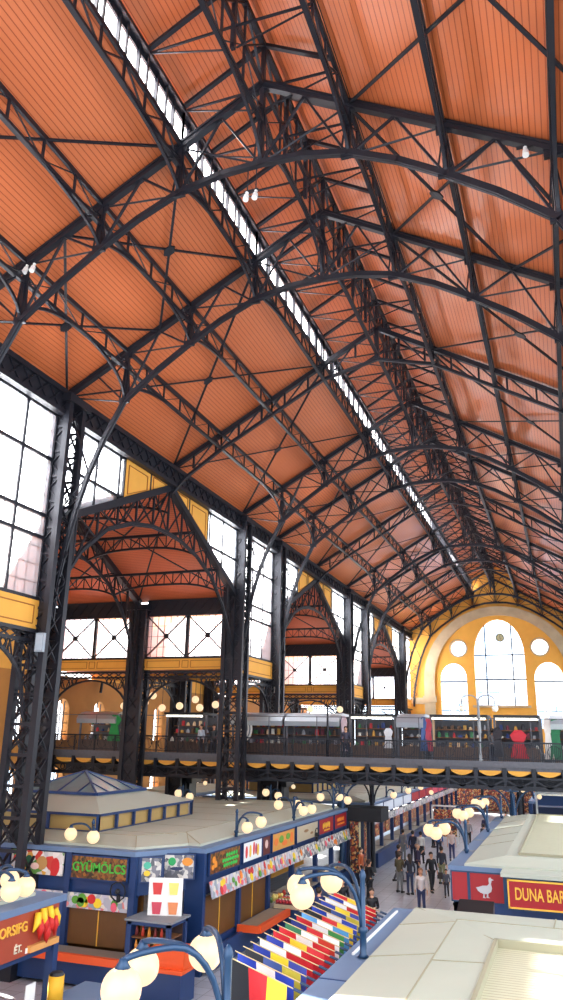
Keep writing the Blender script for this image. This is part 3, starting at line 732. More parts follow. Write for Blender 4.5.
# bridge stalls
pal = [(190, 40, 50), (40, 60, 120), (230, 225, 215), (60, 120, 80), (200, 150, 70), (110, 40, 60), (160, 160, 170), (90, 60, 40), (225, 190, 150), (50, 50, 60)]
bk = ['leftmost bridge stall', 'bridge stall left of the tall column', 'first silver-roofed bridge stall', 'second silver-roofed bridge stall', 'lit bridge stall above the kiosk', 'narrow silver-roofed bridge stall', 'lit bridge stall left of the lamp', 'lit bridge stall right of the lamp', 'rightmost bridge stall']
def bridge_stall(x0, x1, lab, kind, seed):
    rnd = random.Random(seed); w = x1-x0; xc = (x0+x1)/2
    t = thing('souvenir_stall', lab, 'stall', (xc, 42.2, ZD)); h = w/2
    if kind == 'boat':
        prof = [(-.5, 1.75), (-.56, 2.0), (-.42, 2.22), (-.1, 2.38), (.5, 2.46), (1.6, 2.42), (1.6, 2.3), (.4, 2.3), (-.1, 2.2), (-.35, 2.05), (-.42, 1.75)]
        MB().prism([prof], lambda u, v, q: (-h+q, u, v), w).build('roof', SILVER, t, smooth=False, label='curved silver sheet roof')
    else:
        MB().box(-h, h, -.5, 1.6, 2.3, 2.42).build('roof', BLACK, t); MB().box(-h+.1, h-.1, -.42, -.34, 2.18, 2.27).build('tube_light', TUBE, t, label='glowing white tube light')
    f = MB()
    for s in (-1, 1):
        f.box(s*h-.05, s*h+.05, -.1, 0, 0, 2.3); f.box(s*h-.05, s*h+.05, 1.4, 1.5, 0, 2.3)
    f.box(-h, h, 1.45, 1.5, 0, 2.2); f.build('frame', GREY, t)
    sh = MB()
    for z in (.85, 1.3, 1.7): sh.box(-h+.08, h-.08, .7, 1.4, z-.04, z)
    sh.build('shelf', WOOD, t); MB().box(-h+.08, h-.08, -.1, .6, 0, .82).build('counter', rgb(96, 74, 62), t)
    k = 0; g = 'goods of the '+bk[seed]; 
    for z, y in ((.82, .2), (1.3, .85), (1.7, .85)):
        x = -h+.25
        while x < h-.2:
            c = rnd.choice(pal); hh = rnd.uniform(.12, .32); ww = rnd.uniform(.1, .2)
            if rnd.random() < .5: m = MB().tube([(0, 0, 0), (0, 0, hh*.6), (0, 0, hh)], [ww*.6, ww*.5, ww*.2], 7); nm = 'souvenir_doll'
            else: m = MB().box(-ww/2, ww/2, -.06, .06, 0, hh); nm = 'folded_textile'
            o = tag(m.build(nm, rgb(*c)), 'small %s on the shelves of the %s' % (nm.replace('_', ' '), bk[seed]), nm.split('_')[1], g+' '+nm.split('_')[1]+'s'); o.location = (xc+x, 42.2+y, ZD+z+.0); x += rnd.uniform(.28, .42); k += 1
    return t
bs = [(-21.3, -18.6, 'boat'), (-15.4, -12.9, 'flat'), (-11.2, -8.1, 'boat'), (-7.95, -4.85, 'boat'), (-4.3, -1.9, 'flat'), (-1.75, -.35, 'boat'), (.0, 2.9, 'flat'), (3.2, 5.4, 'flat'), (5.9, 8.2, 'boat')]
bl = ['silver-roofed souvenir stall farthest left on the bridge', 'flat-roofed souvenir stall left of the second tall column on the bridge', 'silver-roofed souvenir stall just right of the tall column on the bridge', 'second silver-roofed souvenir stall right of the tall column on the bridge', 'lit flat-roofed souvenir stall above the black kiosk on the bridge', 'narrow silver-roofed souvenir stall left of the lit stall pair on the bridge', 'lit flat-roofed souvenir stall left of the twin-globe lamp on the bridge', 'lit flat-roofed souvenir stall right of the twin-globe lamp on the bridge', 'souvenir stall at the right edge of the picture on the bridge']
for i, ((a, b, k), l) in enumerate(zip(bs, bl)): bridge_stall(a, b, l, k, i)
def garment(x, z, w, h, c, nm, lab, y=41.75):
    pts = [(-w*.2, h), (w*.2, h), (w*.5, h*.82), (w*.36, h*.62), (w*.3, h*.6), (w*.55, 0), (-w*.55, 0), (-w*.3, h*.6), (-w*.36, h*.62), (-w*.5, h*.82)]
    o = tag(MB().prism([pts], lambda u, v, q: (u, q+.05*sin(u*22), v), .08).build(nm, rgb(*c)), lab, nm.split('_')[-1]); o.location = (x, y, z)
garment(-18.7, ZD+.75, .8, 1.5, (24, 150, 74), 'green_garment', 'bright green garment hanging on the left part of the bridge')
garment(4.35, ZD+.35, .8, 1.35, (196, 34, 50), 'red_dress', 'red dress hanging on the bridge right of the lamp')
garment(6.1, ZD+.35, .6, 1.9, (30, 110, 70), 'green_garment', 'green garment hanging at the right end of the bridge')
garment(5.75, ZD+.35, .4, 2.0, (220, 210, 205), 'white_garment', 'white garment hanging beside the green one on the bridge')
garment(-.1, ZD+.6, .4, 1.6, (176, 60, 80), 'pink_scarf', 'pinkish scarf hanging beside the left lit stall on the bridge')
garment(-.35, ZD+.6, .35, 1.7, (70, 96, 150), 'blue_scarf', 'blue scarf hanging beside the pinkish one on the bridge')
garment(-4.6, ZD+.5, .35, 1.8, (200, 180, 190), 'pale_scarf', 'pale scarf hanging between two silver-roofed stalls on the bridge')
garment(-2.2, ZD+.7, .5, 1.0, (220, 222, 228), 'white_blouse', 'white blouse hanging in the lit stall above the black kiosk')
garment(-17.3, ZD+.75, .6, 1.2, (190, 186, 190), 'white_blouse', 'white blouse hanging right of the green garment on the bridge')
garment(3.35, ZD+.4, .5, 1.4, (40, 36, 44), 'dark_coat', 'dark coat hanging on the bridge behind the lamp post')
t = thing('oval_sign', 'white oval openwork medallion standing on the bridge beside the tall column', 'sign', (-10.3, 41.9, ZD+1.55))
MB().prism([arc(20, 0, 2*pi, 0, 0, .36, .62)[:-1]], lambda u, v, q: (u, q, v), .05).build('plate', WHITE, t)
m = MB(); m.prism([arc(20, 0, 2*pi, 0, 0, .26, .5)[:-1], arc(20, 0, 2*pi, 0, 0, .2, .42)[:-1]], lambda u, v, q: (u, q-.03, v), .03)
m.prism([arc(20, 0, 2*pi, 0, .05, .1, .22)[:-1]], lambda u, v, q: (u, q-.03, v), .03); m.build('ornament', rgb(120, 130, 140), t)

t = thing('end_gallery', 'dark iron gallery crossing in front of the end wall', 'gallery', (0, 84, 0)); MB().box(-10, 12, 0, 6.9, 5.6, 5.85).build('deck', GREY, t)
m = MB().box(-10, 12, -.05, .05, 4.9, 5.6).box(-10, 12, -.03, .03, 6.9, 6.97); x = -10
while x < 12: m.box(x-.02, x+.02, -.02, .02, 5.85, 6.9); x += .2
x = -9.5
while x < 12:
    m.box(x-.14, x+.14, 0, .28, 0, 5.0)
    for sg in (-1, 1): m.path([(x+sg*(.1+1.5*(1-cos(q*pi/12))), .1, 3.5+1.4*sin(q*pi/12)) for q in range(7)], .1, .12, (0, 1, 0))
    x += 3.8
m.build('frame', IRON, t); MB().box(-10, 12, 5.2, 5.4, 0, 3.6).build('shop_front', PH_SHOP, t, label='crowded shop fronts in warm and dark colours'); MB().box(-10, 12, 5.0, 5.2, 3.0, 4.9).build('upper_panel', rgb(40, 42, 52), t)
# ------------------------------------------------------------------ people
def skin_mesh(verts, edges, radii, root=0, lv=1, name='b'):
    me = bpy.data.meshes.new(name); me.from_pydata(verts, edges, []); o = bpy.data.objects.new(name, me); COL.objects.link(o)
    md = o.modifiers.new('s', 'SKIN'); md.use_smooth_shade = True
    sv = me.skin_vertices[0].data
    for i, r_ in enumerate(radii): sv[i].radius = (r_, r_) if not isinstance(r_, tuple) else r_; sv[i].use_root = (i == root)
    sb = o.modifiers.new('u', 'SUBSURF'); sb.levels = lv; sb.render_levels = lv
    dg = bpy.context.evaluated_depsgraph_get(); dg.update(); res = bpy.data.meshes.new_from_object(o.evaluated_get(dg)); bpy.data.objects.remove(o); res.shade_smooth(); return res
class SK:
    def __init__(s): s.v = []; s.e = []; s.r = []
    def add(s, p, r, par=None):
        s.v.append(tuple(p)); s.r.append(r)
        if par is not None: s.e.append((par, len(s.v)-1))
        return len(s.v)-1
    def chain(s, par, pts):
        for p, r in pts: par = s.add(p, r, par)
        return par
    def mesh(s, n='b', lv=1): return skin_mesh(s.v, s.e, s.r, 0, lv, n)
def person_meshes(legs, arms, lean=0):
    """faces -Y. legs: per side (knee, ankle); arms: per side (elbow, wrist)"""
    b = SK(); pel = b.add((0, 0, .95), .11)
    sp = b.chain(pel, [((0, lean*.3, 1.12), .115), ((0, lean*.7, 1.3), .125), ((0, lean, 1.42), .09)])
    hd = b.chain(sp, [((0, lean-.01, 1.5), .05), ((0, lean-.02, 1.57), .07), ((0, lean-.03, 1.65), .092), ((0, lean-.02, 1.72), .06)])
    hv = len(b.v)-2
    b.add((0, lean-.13, 1.625), .016, hv); 
    for s in (-1, 1): b.add((s*.095, lean-.02, 1.63), .016, hv)
    tops = SK(); tp = tops.add((0, 0, .84), .15); ts = tops.chain(tp, [((0, lean*.2, .97), .15), ((0, lean*.4, 1.12), .145), ((0, lean*.7, 1.3), .158), ((0, lean, 1.43), .12), ((0, lean, 1.5), .068)])
    ts = ts-1
    tr = SK(); tpel = tr.add((0, 0, .96), .135); shoes = []
    for i, s in enumerate((-1, 1)):
        kn, an = legs[i]; hip = (s*.09, 0, .88)
        l = b.chain(pel, [(hip, .08), (kn, .055), (an, .038), ((an[0], an[1]-.12, an[2]-.045), .032)])
        tr.chain(tpel, [(hip, .102), ((Vector(hip)+Vector(kn))/2, .085), (kn, .07), (an, .062)])
        shoes.append(MB().quadbox([(an[0]-.05, an[1]-.2, an[2]-.08), (an[0]+.05, an[1]-.2, an[2]-.08), (an[0]+.045, an[1]+.08, an[2]-.08), (an[0]-.045, an[1]+.08, an[2]-.08), (an[0]-.035, an[1]-.18, an[2]-.02), (an[0]+.035, an[1]-.18, an[2]-.02), (an[0]+.042, an[1]+.07, an[2]+.03), (an[0]-.042, an[1]+.07, an[2]+.03)]))
        el, wr = arms[i]; sh = (s*.17, lean, 1.4)
        a = b.chain(sp, [(sh, .055), (el, .04), (wr, .027)])
        tops.chain(ts, [(sh, .08), ((Vector(sh)+Vector(el))/2, .06), (el, .052), (Vector(el).lerp(Vector(wr), .85), .042)])
        d = (Vector(wr)-Vector(el)).normalized(); side = Vector((0, -1, 0)) if abs(d.y) < .7 else Vector((-s, 0, 0)); nrm = d.cross(side)
        pm = b.add(Vector(wr)+d*.05, .03, a)
        for k, ln in enumerate((.075, .085, .08, .062)):
            q = Vector(wr)+d*.085+side*(.028-.019*k)
            b.chain(pm, [(q, .011), (q+d*ln*.5+nrm*s*.006, .0095), (q+d*ln*.85+nrm*s*.026, .008)])
        q = Vector(wr)+d*.035+side*.035; b.chain(pm, [(q, .012), (q+d*.04+side*.022, .01)])
    return b.mesh('person'), tops.mesh('top'), tr.mesh('trousers'), shoes, lean
hairS = []
def hair_mesh(lean, long):
    m = MB(); m.ball((0, lean+.005, 1.675), .108, 12, 8, 1.05)
    m.v = [(x, y+.02, z if z > 1.66 or y > lean-.01 else 1.66) for x, y, z in m.v]
    if long: m.tube([(0, lean+.06, 1.68), (0, lean+.1, 1.5), (0, lean+.12, 1.3)], [.09, .085, .03], 9)
    return m
poses = {
 'stand': (((( -.1, 0, .48), (-.11, .02, .08)), ((.1, 0, .48), (.12, .02, .08))), (((-.24, .03, 1.13), (-.25, -.03, .88)), ((.24, .03, 1.13), (.25, -.03, .88))), 0),
 'walk': ((((-.09, -.12, .5), (-.09, -.2, .09)), ((.09, .02, .48), (.1, .26, .13))), (((-.23, .1, 1.14), (-.24, .08, .9)), ((.23, -.06, 1.14), (.22, -.2, .93))), -.02),
 'hold': ((((-.1, 0, .48), (-.13, .02, .08)), ((.1, -.04, .48), (.12, .0, .08))), (((-.23, -.02, 1.13), (-.1, -.25, 1.12)), ((.23, -.02, 1.13), (.1, -.26, 1.16))), 0),
 'phone': ((((-.1, 0, .48), (-.11, .02, .08)), ((.1, -.03, .49), (.11, .06, .08))), (((-.24, .03, 1.13), (-.25, -.03, .88)), ((.24, -.06, 1.15), (.14, -.22, 1.34))), 0)}
PM = {}
for k, (lg, ar, ln) in poses.items():
    body, top, trs, shoes, lean = person_meshes(lg, ar, ln)
    for me in (body, top, trs): me.materials.clear()
    body.materials.append(SKIN); top.materials.append(WHITE); trs.materials.append(BLACK)
    hs = hair_mesh(lean, False).build('hair_short', EYE, smooth=True); hl = hair_mesh(lean, True).build('hair_long', EYE, smooth=True); sh = [q.build('shoe', BLACK) for q in shoes]
    ey = MB(); 
    for s in (-1, 1): ey.ball((s*.034, lean-.117, 1.655), .011, 6, 5)
    eo = ey.build('eyes', EYE)
    PM[k] = dict(body=body, top=top, trousers=trs, hs=hs.data, hl=hl.data, shoes=[q.data for q in sh], eyes=eo.data)
    for o in (hs, hl, *sh, eo): bpy.data.objects.remove(o)
SKIRT = MB().tube([(0, 0, 1.0), (0, 0, .8), (0, 0, .5)], [.13, .19, .25], 14).build('skirt', BLACK, smooth=True); skm = SKIRT.data; bpy.data.objects.remove(SKIRT)
def person(x, y, rz, pose, top, trs, lab, hair=(50, 36, 28), long=False, sc=1, z=0, skirt=None, shorts=False):
    P = PM[pose]; o = bpy.data.objects.new('person', P['body']); COL.objects.link(o); o.location = (x, y, z); o.rotation_euler = (0, 0, rz); o.scale = (sc,)*3; tag(o, lab, 'person')
    def ch(nm, me, m):
        c = bpy.data.objects.new(nm, me); COL.objects.link(c); c.parent = o; c.material_slots[0].link = 'OBJECT'; c.material_slots[0].material = m
    ch('shirt', P['top'], rgb(*top)); ch('trousers', P['trousers'], rgb(*trs)); ch('hair', P['hl'] if long else P['hs'], rgb(*hair)); [ch('shoe', q, rgb(40, 36, 36)) for q in P['shoes']]; ch('eyes', P['eyes'], EYE)
    if skirt: ch('skirt', skm, rgb(*skirt))
    return o
K = (24, 24, 30); N = (36, 44, 70)
ppl = [
 (-2.3, 37.5, 2.6, 'hold', K, K, 'person in black shirt and trousers with bare forearms standing in front of the black kiosk'),
 (-.55, 30.6, .3, 'hold', K, K, 'person in black top partly hidden behind the far end of the row of flags'),
 (-3.0, 30.6, 2.9, 'stand', (40, 40, 50), K, 'person in dark clothes and leggings at the lit left stall counter'),
 (-2.35, 29.9, 3.0, 'stand', (34, 50, 110), N, 'person in dark blue jacket beside the lit stall counter'),
 (-2.1, 32.2, .4, 'stand', K, K, 'dark-haired person in black behind the row of flags at its left', ),
 (-2.1, 43.2, 2.5, 'walk', (40, 36, 44), (70, 66, 74), 'person in dark coat walking left of the couple in the aisle'),
 (-1.5, 40.4, 2.9, 'hold', (84, 76, 52), (120, 120, 122), 'person in olive jacket and grey trousers in the middle of the aisle'),
 (-.95, 40.1, -2.6, 'phone', (36, 38, 54), (44, 56, 90), 'long-haired person in dark jacket and jeans beside the olive-jacketed one'),
 (-1.25, 44.0, 1.8, 'phone', (44, 36, 70), (30, 30, 50), 'bald person in dark purple shirt standing in profile in the aisle'),
 (-.1, 41.2, .5, 'walk', K, K, 'person in black walking with a dark bag in the aisle'),
 (.05, 43.6, 2.8, 'stand', (50, 54, 70), (150, 150, 110), 'person in dark top and pale green shorts in the aisle'),
 (.75, 40.2, .1, 'walk', (90, 96, 110), (50, 50, 60), 'small child in grey walking at the right side of the aisle'),
 (-3.3, 50.5, 2.9, 'stand', (130, 128, 132), (130, 128, 124), 'person in grey clothes beside the left stalls under the bridge'),
 (-2.6, 50.0, 3.0, 'stand', (34, 36, 60), (34, 36, 60), 'person in navy jacket seen from behind under the bridge'),
 (-2.1, 49.8, 3.1, 'walk', (220, 214, 208), K, 'person in white top and black skirt under the bridge'),
 (-1.5, 52.8, 3.0, 'stand', (40, 90, 160), N, 'person with a blue jacket farther down the aisle'),
 (-.6, 52.0, .2, 'stand', (224, 196, 186), (56, 66, 110), 'person in pale pink top and jeans below the globe lamps'),
 (1.6, 48.8, .2, 'stand', K, K, 'person in black coat near the right stalls under the bridge'),
 (2.2, 49.5, 3.0, 'stand', (226, 222, 220), (120, 110, 100), 'person in white top near the right stalls under the bridge'),
 (1.4, 38.6, 1.2, 'stand', (230, 230, 232), (200, 200, 200), 'person in white at the corner of the right stall'),
 (2.75, 37.5, 1.2, 'stand', (90, 40, 40), (60, 50, 50), 'person with auburn hair beside the right stall'),
 (2.0, 60.5, 0, 'stand', (235, 232, 228), K, 'person in white shirt and black shorts far down the aisle'),
 (.3, 36.0, .2, 'stand', (226, 214, 210), (50, 60, 100), 'long-haired person in white top at the near end of the aisle'),
 (-3.6, 41.2, 1.4, 'stand', (176, 84, 40), (60, 44, 40), 'person in rust orange top beside the black kiosk'),
 (.9, 56.5, 2.9, 'walk', (60, 60, 70), N, 'person in dark jacket walking far down the aisle'),
 (-.4, 59.0, .2, 'walk', (150, 140, 140), K, 'person in grey jacket far down the aisle, left of another in dark blue'),
 (.4, 62.5, 2.9, 'stand', (44, 50, 90), N, 'person in dark blue jacket far down the aisle'),
 (-1.9, 64.5, .3, 'stand', (180, 60, 60), K, 'person in red top far down the aisle by the left stalls'),
 (1.5, 67.5, 2.9, 'walk', (210, 206, 200), N, 'person in cream jacket farthest down the aisle'),
 (-2.6, 57.5, 1.3, 'hold', (70, 70, 76), K, 'person in charcoal jacket at the counter of the far left stalls'),
]
for i, p in enumerate(ppl):
    x, y, rz, pose, tp, tr_, lab = p[:7]
    kw = {}
    if 'long-haired' in lab: kw['long'] = True
    if 'child' in lab: kw['sc'] = .68
    if 'bald' in lab: kw['hair'] = (190, 150, 124)
    if 'auburn' in lab: kw['hair'] = (120, 50, 30)
    if 'white top at the near' in lab: kw['hair'] = (150, 104, 70)
    if 'skirt' in lab: kw['skirt'] = K
    person(x, y, rz, pose, tp, tr_, lab, **kw)
for i, (x, tp, lab) in enumerate(((-13.0, (190, 200, 216), 'person in pale blue shirt on the bridge left of the second tall column'), (-10.6, (224, 180, 150), 'person in peach top on the bridge by the white oval medallion'), (-4.5, (60, 60, 80), 'person in dark top on the bridge between the silver-roofed stalls'), (3.1, (110, 110, 116), 'person in grey top on the bridge behind the lamp post'), (-12.2, (50, 54, 60), 'person in dark jacket on the bridge beside the pale blue shirt'))):
    person(x, 41.75+.25*(i % 2), random.uniform(-1, 1)+pi*(i % 2), 'stand', tp, N, lab, z=ZD)
# bag of the walking person in black
t = thing('shoulder_bag', 'dark shoulder bag held by the person in black in the aisle', 'bag', (.32, 41.15, .62)); MB().box(-.13, .13, -.06, .06, 0, .28).build('pouch', rgb(54, 40, 36), t); MB().tube([(-.1, 0, .27), (-.05, 0, .5), (.05, 0, .5), (.1, 0, .27)], .012, 6).build('strap', BLACK, t)

# ------------------------------------------------------------------ globe lamps
def lamp(x, y, z, rz, label, globes, h=1.25, R=.2, group=None, hs=1.0):
    """post on a roof edge, arms curving up and over; globes: list of (dx, dy, z) of globe centres from the base"""
    t = thing('globe_lamp', label, 'lamp', (x, y, z), rz)
    p = MB().tube([(0, 0, 0), (0, 0, .04), (0, 0, .34), (0, 0, .36), (0, 0, .42), (0, 0, .44), (0, 0, h-.1), (0, 0, h-.06), (0, 0, h), (0, 0, h+.05)], [.1, .06, .055, .08, .08, .045, .045, .06, .045, .01], 12); p.build('post', TEAL, t, smooth=True)
    for dx, dy, dz in globes:
        L = sqrt(dx*dx+dy*dy); ux, uy = dx/L, dy/L; top = dz+R+.12; pts = []; a0 = .42
        n = 12
        for q in range(n+1):
            f = q/n; ang = pi*f*.86
            px = .03+(L-.03)*(1-cos(ang))/(1-cos(pi*.86)); pz = a0+(top-a0)*min(1, sin(min(ang, pi/2)))
            if ang > pi/2: pz = top-(1-sin(ang))*.12
            pts.append((ux*px, uy*px, pz))
        a = MB().tube(pts, .033, 8).build('arm', TEAL, t, smooth=True)
        e = pts[-1]; g = MB().ball((dx, dy, dz), R, 20, 14).build('globe', GLOBE, t, smooth=True, label='glowing warm white glass globe')
        MB().tube([(e[0], e[1], e[2]+.02), (dx, dy, dz+R+.03), (dx, dy, dz+R-.03)], [.035, .05, .09], 10).build('globe_cap', TEAL, g, smooth=True)
    return t
ZR = 3.62
L1 = lamp(3.2, 8.4, ZR, 0, 'blue lamp post with three big glowing globes in the bottom foreground', [(-.78, -.8, 1.0), (-1.25, .45, .86), (-.7, .97, .94)], h=1.25)
lamp(3.3, 13.8, ZR, 0, 'blue lamp post with three glowing globes behind the row of flags', [(-.84, -.65, .93), (-1.17, .16, .93), (-.79, .88, .93)])
std = [(-.84, -.65, .9), (-1.17, .16, .9), (-.79, .88, .9)]
for i, (x, y, l) in enumerate(((3.4, 26.9, 'blue three-globe lamp on the roof edge behind the goose sign'), (3.45, 33.4, 'blue three-globe lamp midway along the right roof edge'), (3.5, 39.4, 'blue three-globe lamp at the far end of the right roof edge before the bridge'))): lamp(x, y, ZR-.3, 0, l, std)
stl = [(.75, .2, .62), (.3, .62, .78), (-.4, .4, .75)]
lamp(-4.7, 27.5, ZR-.25, 0, 'blue two-globe lamp on the left roof edge above the green sign', [(.45, -.1, .56), (.72, .55, .7)], h=1.1)
lamp(-4.75, 34, ZR-.3, 0, 'blue lamp with clustered globes on the left roof edge above the yellow and red signs', [(-.75, .1, .85), (.55, -.35, .7), (.62, .62, .7), (-.1, .75, .85)], h=1.2)
lamp(-4.75, 40.2, ZR-.3, 0, 'blue lamp with globes on the left roof edge just before the bridge', [(-.7, .1, .8), (.7, .2, .7), (.1, .8, .8)], h=1.2)
lamp(-7.95, 23.3, ZR-.15, 0, 'blue two-globe lamp on the roof above the green lettered sign', [(-.75, -.1, .42), (.32, -.45, .42)], h=.85)
lamp(-4.75, 14.6, ZR-.1, .1, 'three-globe lamp at the left edge above the brick red sign', [(.62, .25, .42), (.62, -.3, .42), (-.1, .8, .42)], h=.85)
lamp(-12.2, 38.2, ZR-.2, 0, 'lamp with globes on the left block roof near the tall column', [(.5, -.2, .6), (-.4, .3, .7)], h=1.1)
lamp(-8.6, 41.5, ZR-.2, 0, 'lamp with globes on the left block roof below the bridge', [(.5, -.2, .6), (-.4, .3, .7)], h=1.1)
for i, y in enumerate((52, 57, 62)): lamp(-4.6, y, 3.1, 0, 'two-globe lamp on the far left roof edge beyond the bridge, %s one' % ordn(i), [(.5, -.2, .5), (.4, .4, .5)], h=1.0)
for i, y in enumerate((56.5, 62)): lamp(4.2, y, 3.3, 0, 'globe lamp on the far right roofs beyond the bridge, %s one' % ordn(i), [(-.6, -.2, .7), (-.5, .4, .7)], h=1.1)
# standard lamp on bridge with two globes on scroll arms
t = thing('globe_lamp', 'tall silvery two-armed lamp standard on the bridge railing before the end window', 'lamp', (2.55, 41.05, ZD+.2))
MB().tube([(0, 0, 0), (0, 0, .3), (0, 0, 1.3), (0, 0, 1.35), (0, 0, 2.7), (0, 0, 2.75), (0, 0, 3.0)], [.13, .08, .06, .1, .05, .07, .02], 10).build('post', rgb(150, 152, 156), t, smooth=True)
for s in (-1, 1):
    pts = [(s*.02, 0, 2.75)]+[(s*(.42-.4*cos(q*pi/8)), 0, 2.85+.3*sin(q*pi/8)) for q in range(1, 8)]+[(s*.82, 0, 2.7)]
    MB().tube(pts, .03, 8).build('arm', rgb(150, 152, 156), t, smooth=True)
    MB().ball((s*.82, 0, 2.5), .16, 14, 10).build('globe', mat('unlit_globe', S(236, 230, 214), .3), t, smooth=True, label='pale glass globe')
t = thing('globe_lamp', 'lit two-armed lamp standard on the bridge before the narrow wing', 'lamp', (-5.3, 41.05, ZD+.2))
MB().tube([(0, 0, 0), (0, 0, 1.3), (0, 0, 2.6)], [.1, .06, .04], 10).build('post', IRON, t, smooth=True)
for s, q in ((-1, .95), (1, .6)):
    MB().tube([(0, 0, 2.5), (s*q*.4, 0, 2.85), (s*q*.8, 0, 2.8), (s*q, 0, 2.6)], .03, 8).build('arm', IRON, t, smooth=True)
    MB().ball((s*q, -.05 if s < 0 else .3, 2.42), .17, 14, 10).build('globe', GLOBE, t, smooth=True, label='glowing glass globe')
# globes on the upper gallery behind
gi = 0
for (x, y, z) in ((-18.7, 43.6, 9.2), (-18.0, 44, 8.9), (-17.2, 43.5, 9.3), (-16.9, 44.2, 8.6), (-15.4, 43.6, 8.7), (-14.6, 44.1, 9.1), (-14.0, 43.5, 8.6), (-19.5, 44, 8.7), (-13.2, 44, 8.8)):
    t = thing('pendant_globe', 'glowing globe hanging in the upper aisle behind the wing, %s of a cluster' % ordn(gi), 'lamp', (x, y, z), group='globes in the upper aisle'); gi += 1
    MB().ball((0, 0, 0), .22, 14, 10).build('globe', GLOBE, t, smooth=True); MB().tube([(0, 0, .2), (0, 0, 10.71-z)], .015, 6).build('rod', IRON, t)
# spotlights in the roof
def spot(x, y, z, lab, n=2):
    t = thing('spotlight', lab, 'lamp', (x, y, z))
    MB().box(-.2, .2, -.03, .03, 0, .06).build('bracket', IRON, t)
    for s in ((-1, 1) if n == 2 else (0,)):
        MB().tube([(s*.13, 0, 0), (s*.13, -.03, -.12), (s*.13, -.1, -.3)], [.05, .07, .08], 10).build('lamp_head', WHITE, t)
spot(-.25, 16.4, 21.3, 'pair of white spotlights hanging below the middle of the nearest arched truss'); spot(-7.3, 16.3, 20.4, 'pair of white spotlights on the left rafter of the nearest arched truss'); spot(6.9, 16.2, 20.6, 'white spotlight on the right rafter of the nearest arched truss', 1)
MB_ = thing('hanger_rod', 'thin rods carrying the pair of spotlights below the nearest arched truss', 'rod', (-.25, 16.4, 21.35)); MB().box(-.14, -.11, -.01, .01, 0, .75).box(.11, .14, -.01, .01, 0, .75).build('rod', IRON, MB_)
t = thing('junction_box', 'small grey box fixed on the near tall column', 'box', (-9.55, 21.75, 9.55)); MB().box(-.16, .16, -.12, 0, 0, .62).build('case', rgb(150, 160, 170), t); MB().box(-.12, .12, -.14, -.12, .06, .56).build('cover', rgb(170, 180, 190), t)
# ------------------------------------------------------------------ market stalls
def board(parent, loc, rz, w, h, m, name='sign_board', label=None, t=.05, frame=None, tilt=0):
    b = MB().box(-w/2, w/2, -t, 0, -h/2, h/2).build(name, m, parent, label=label); b.location = loc; b.rotation_euler = (tilt, 0, rz)
    if frame:
        f = MB()
        f.box(-w/2-.03, w/2+.03, -t-.02, .01, h/2, h/2+.04); f.box(-w/2-.03, w/2+.03, -t-.02, .01, -h/2-.04, -h/2)
        f.box(-w/2-.04, -w/2, -t-.02, .01, -h/2-.04, h/2+.04); f.box(w/2, w/2+.04, -t-.02, .01, -h/2-.04, h/2+.04); f.build('frame', frame, b)
    return b
def write(b, txt, size, m, x=0, z=0, sx=1, t=.05, shear=0):
    o = text_mesh(txt, size, m, b, .012, 'lettering', sx, shear); o.location = (x, -t-.012, z); o.rotation_euler = (pi/2, 0, 0); return o
def blobs(b, spec, name='picture', t=.05):
    """spec: {colour: [(x,z,rx,rz)]}; every colour its own relief"""
    for i, (c, l) in enumerate(spec.items()):
        m = MB()
        for x, z, rx, rz_ in l: m.prism([arc(14, 0, 2*pi, x, z, rx, rz_)[:-1]], lambda u, v, w: (u, -t-.003-.004*i-w, v), .01)
        m.build(name, rgb(*c), b)
FR = [(206, 40, 40), (238, 200, 40), (90, 150, 50), (236, 130, 40), (222, 90, 110)]
def fruits(w, h, n, seed):
    r_ = random.Random(seed); d = {}
    for i in range(n): d.setdefault(FR[r_.randrange(5)], []).append((r_.uniform(-w/2+.15, w/2-.15), r_.uniform(-h/2+.12, h/2-.12), r_.uniform(.08, .16), r_.uniform(.08, .15)))
    return d
RX = pi/2
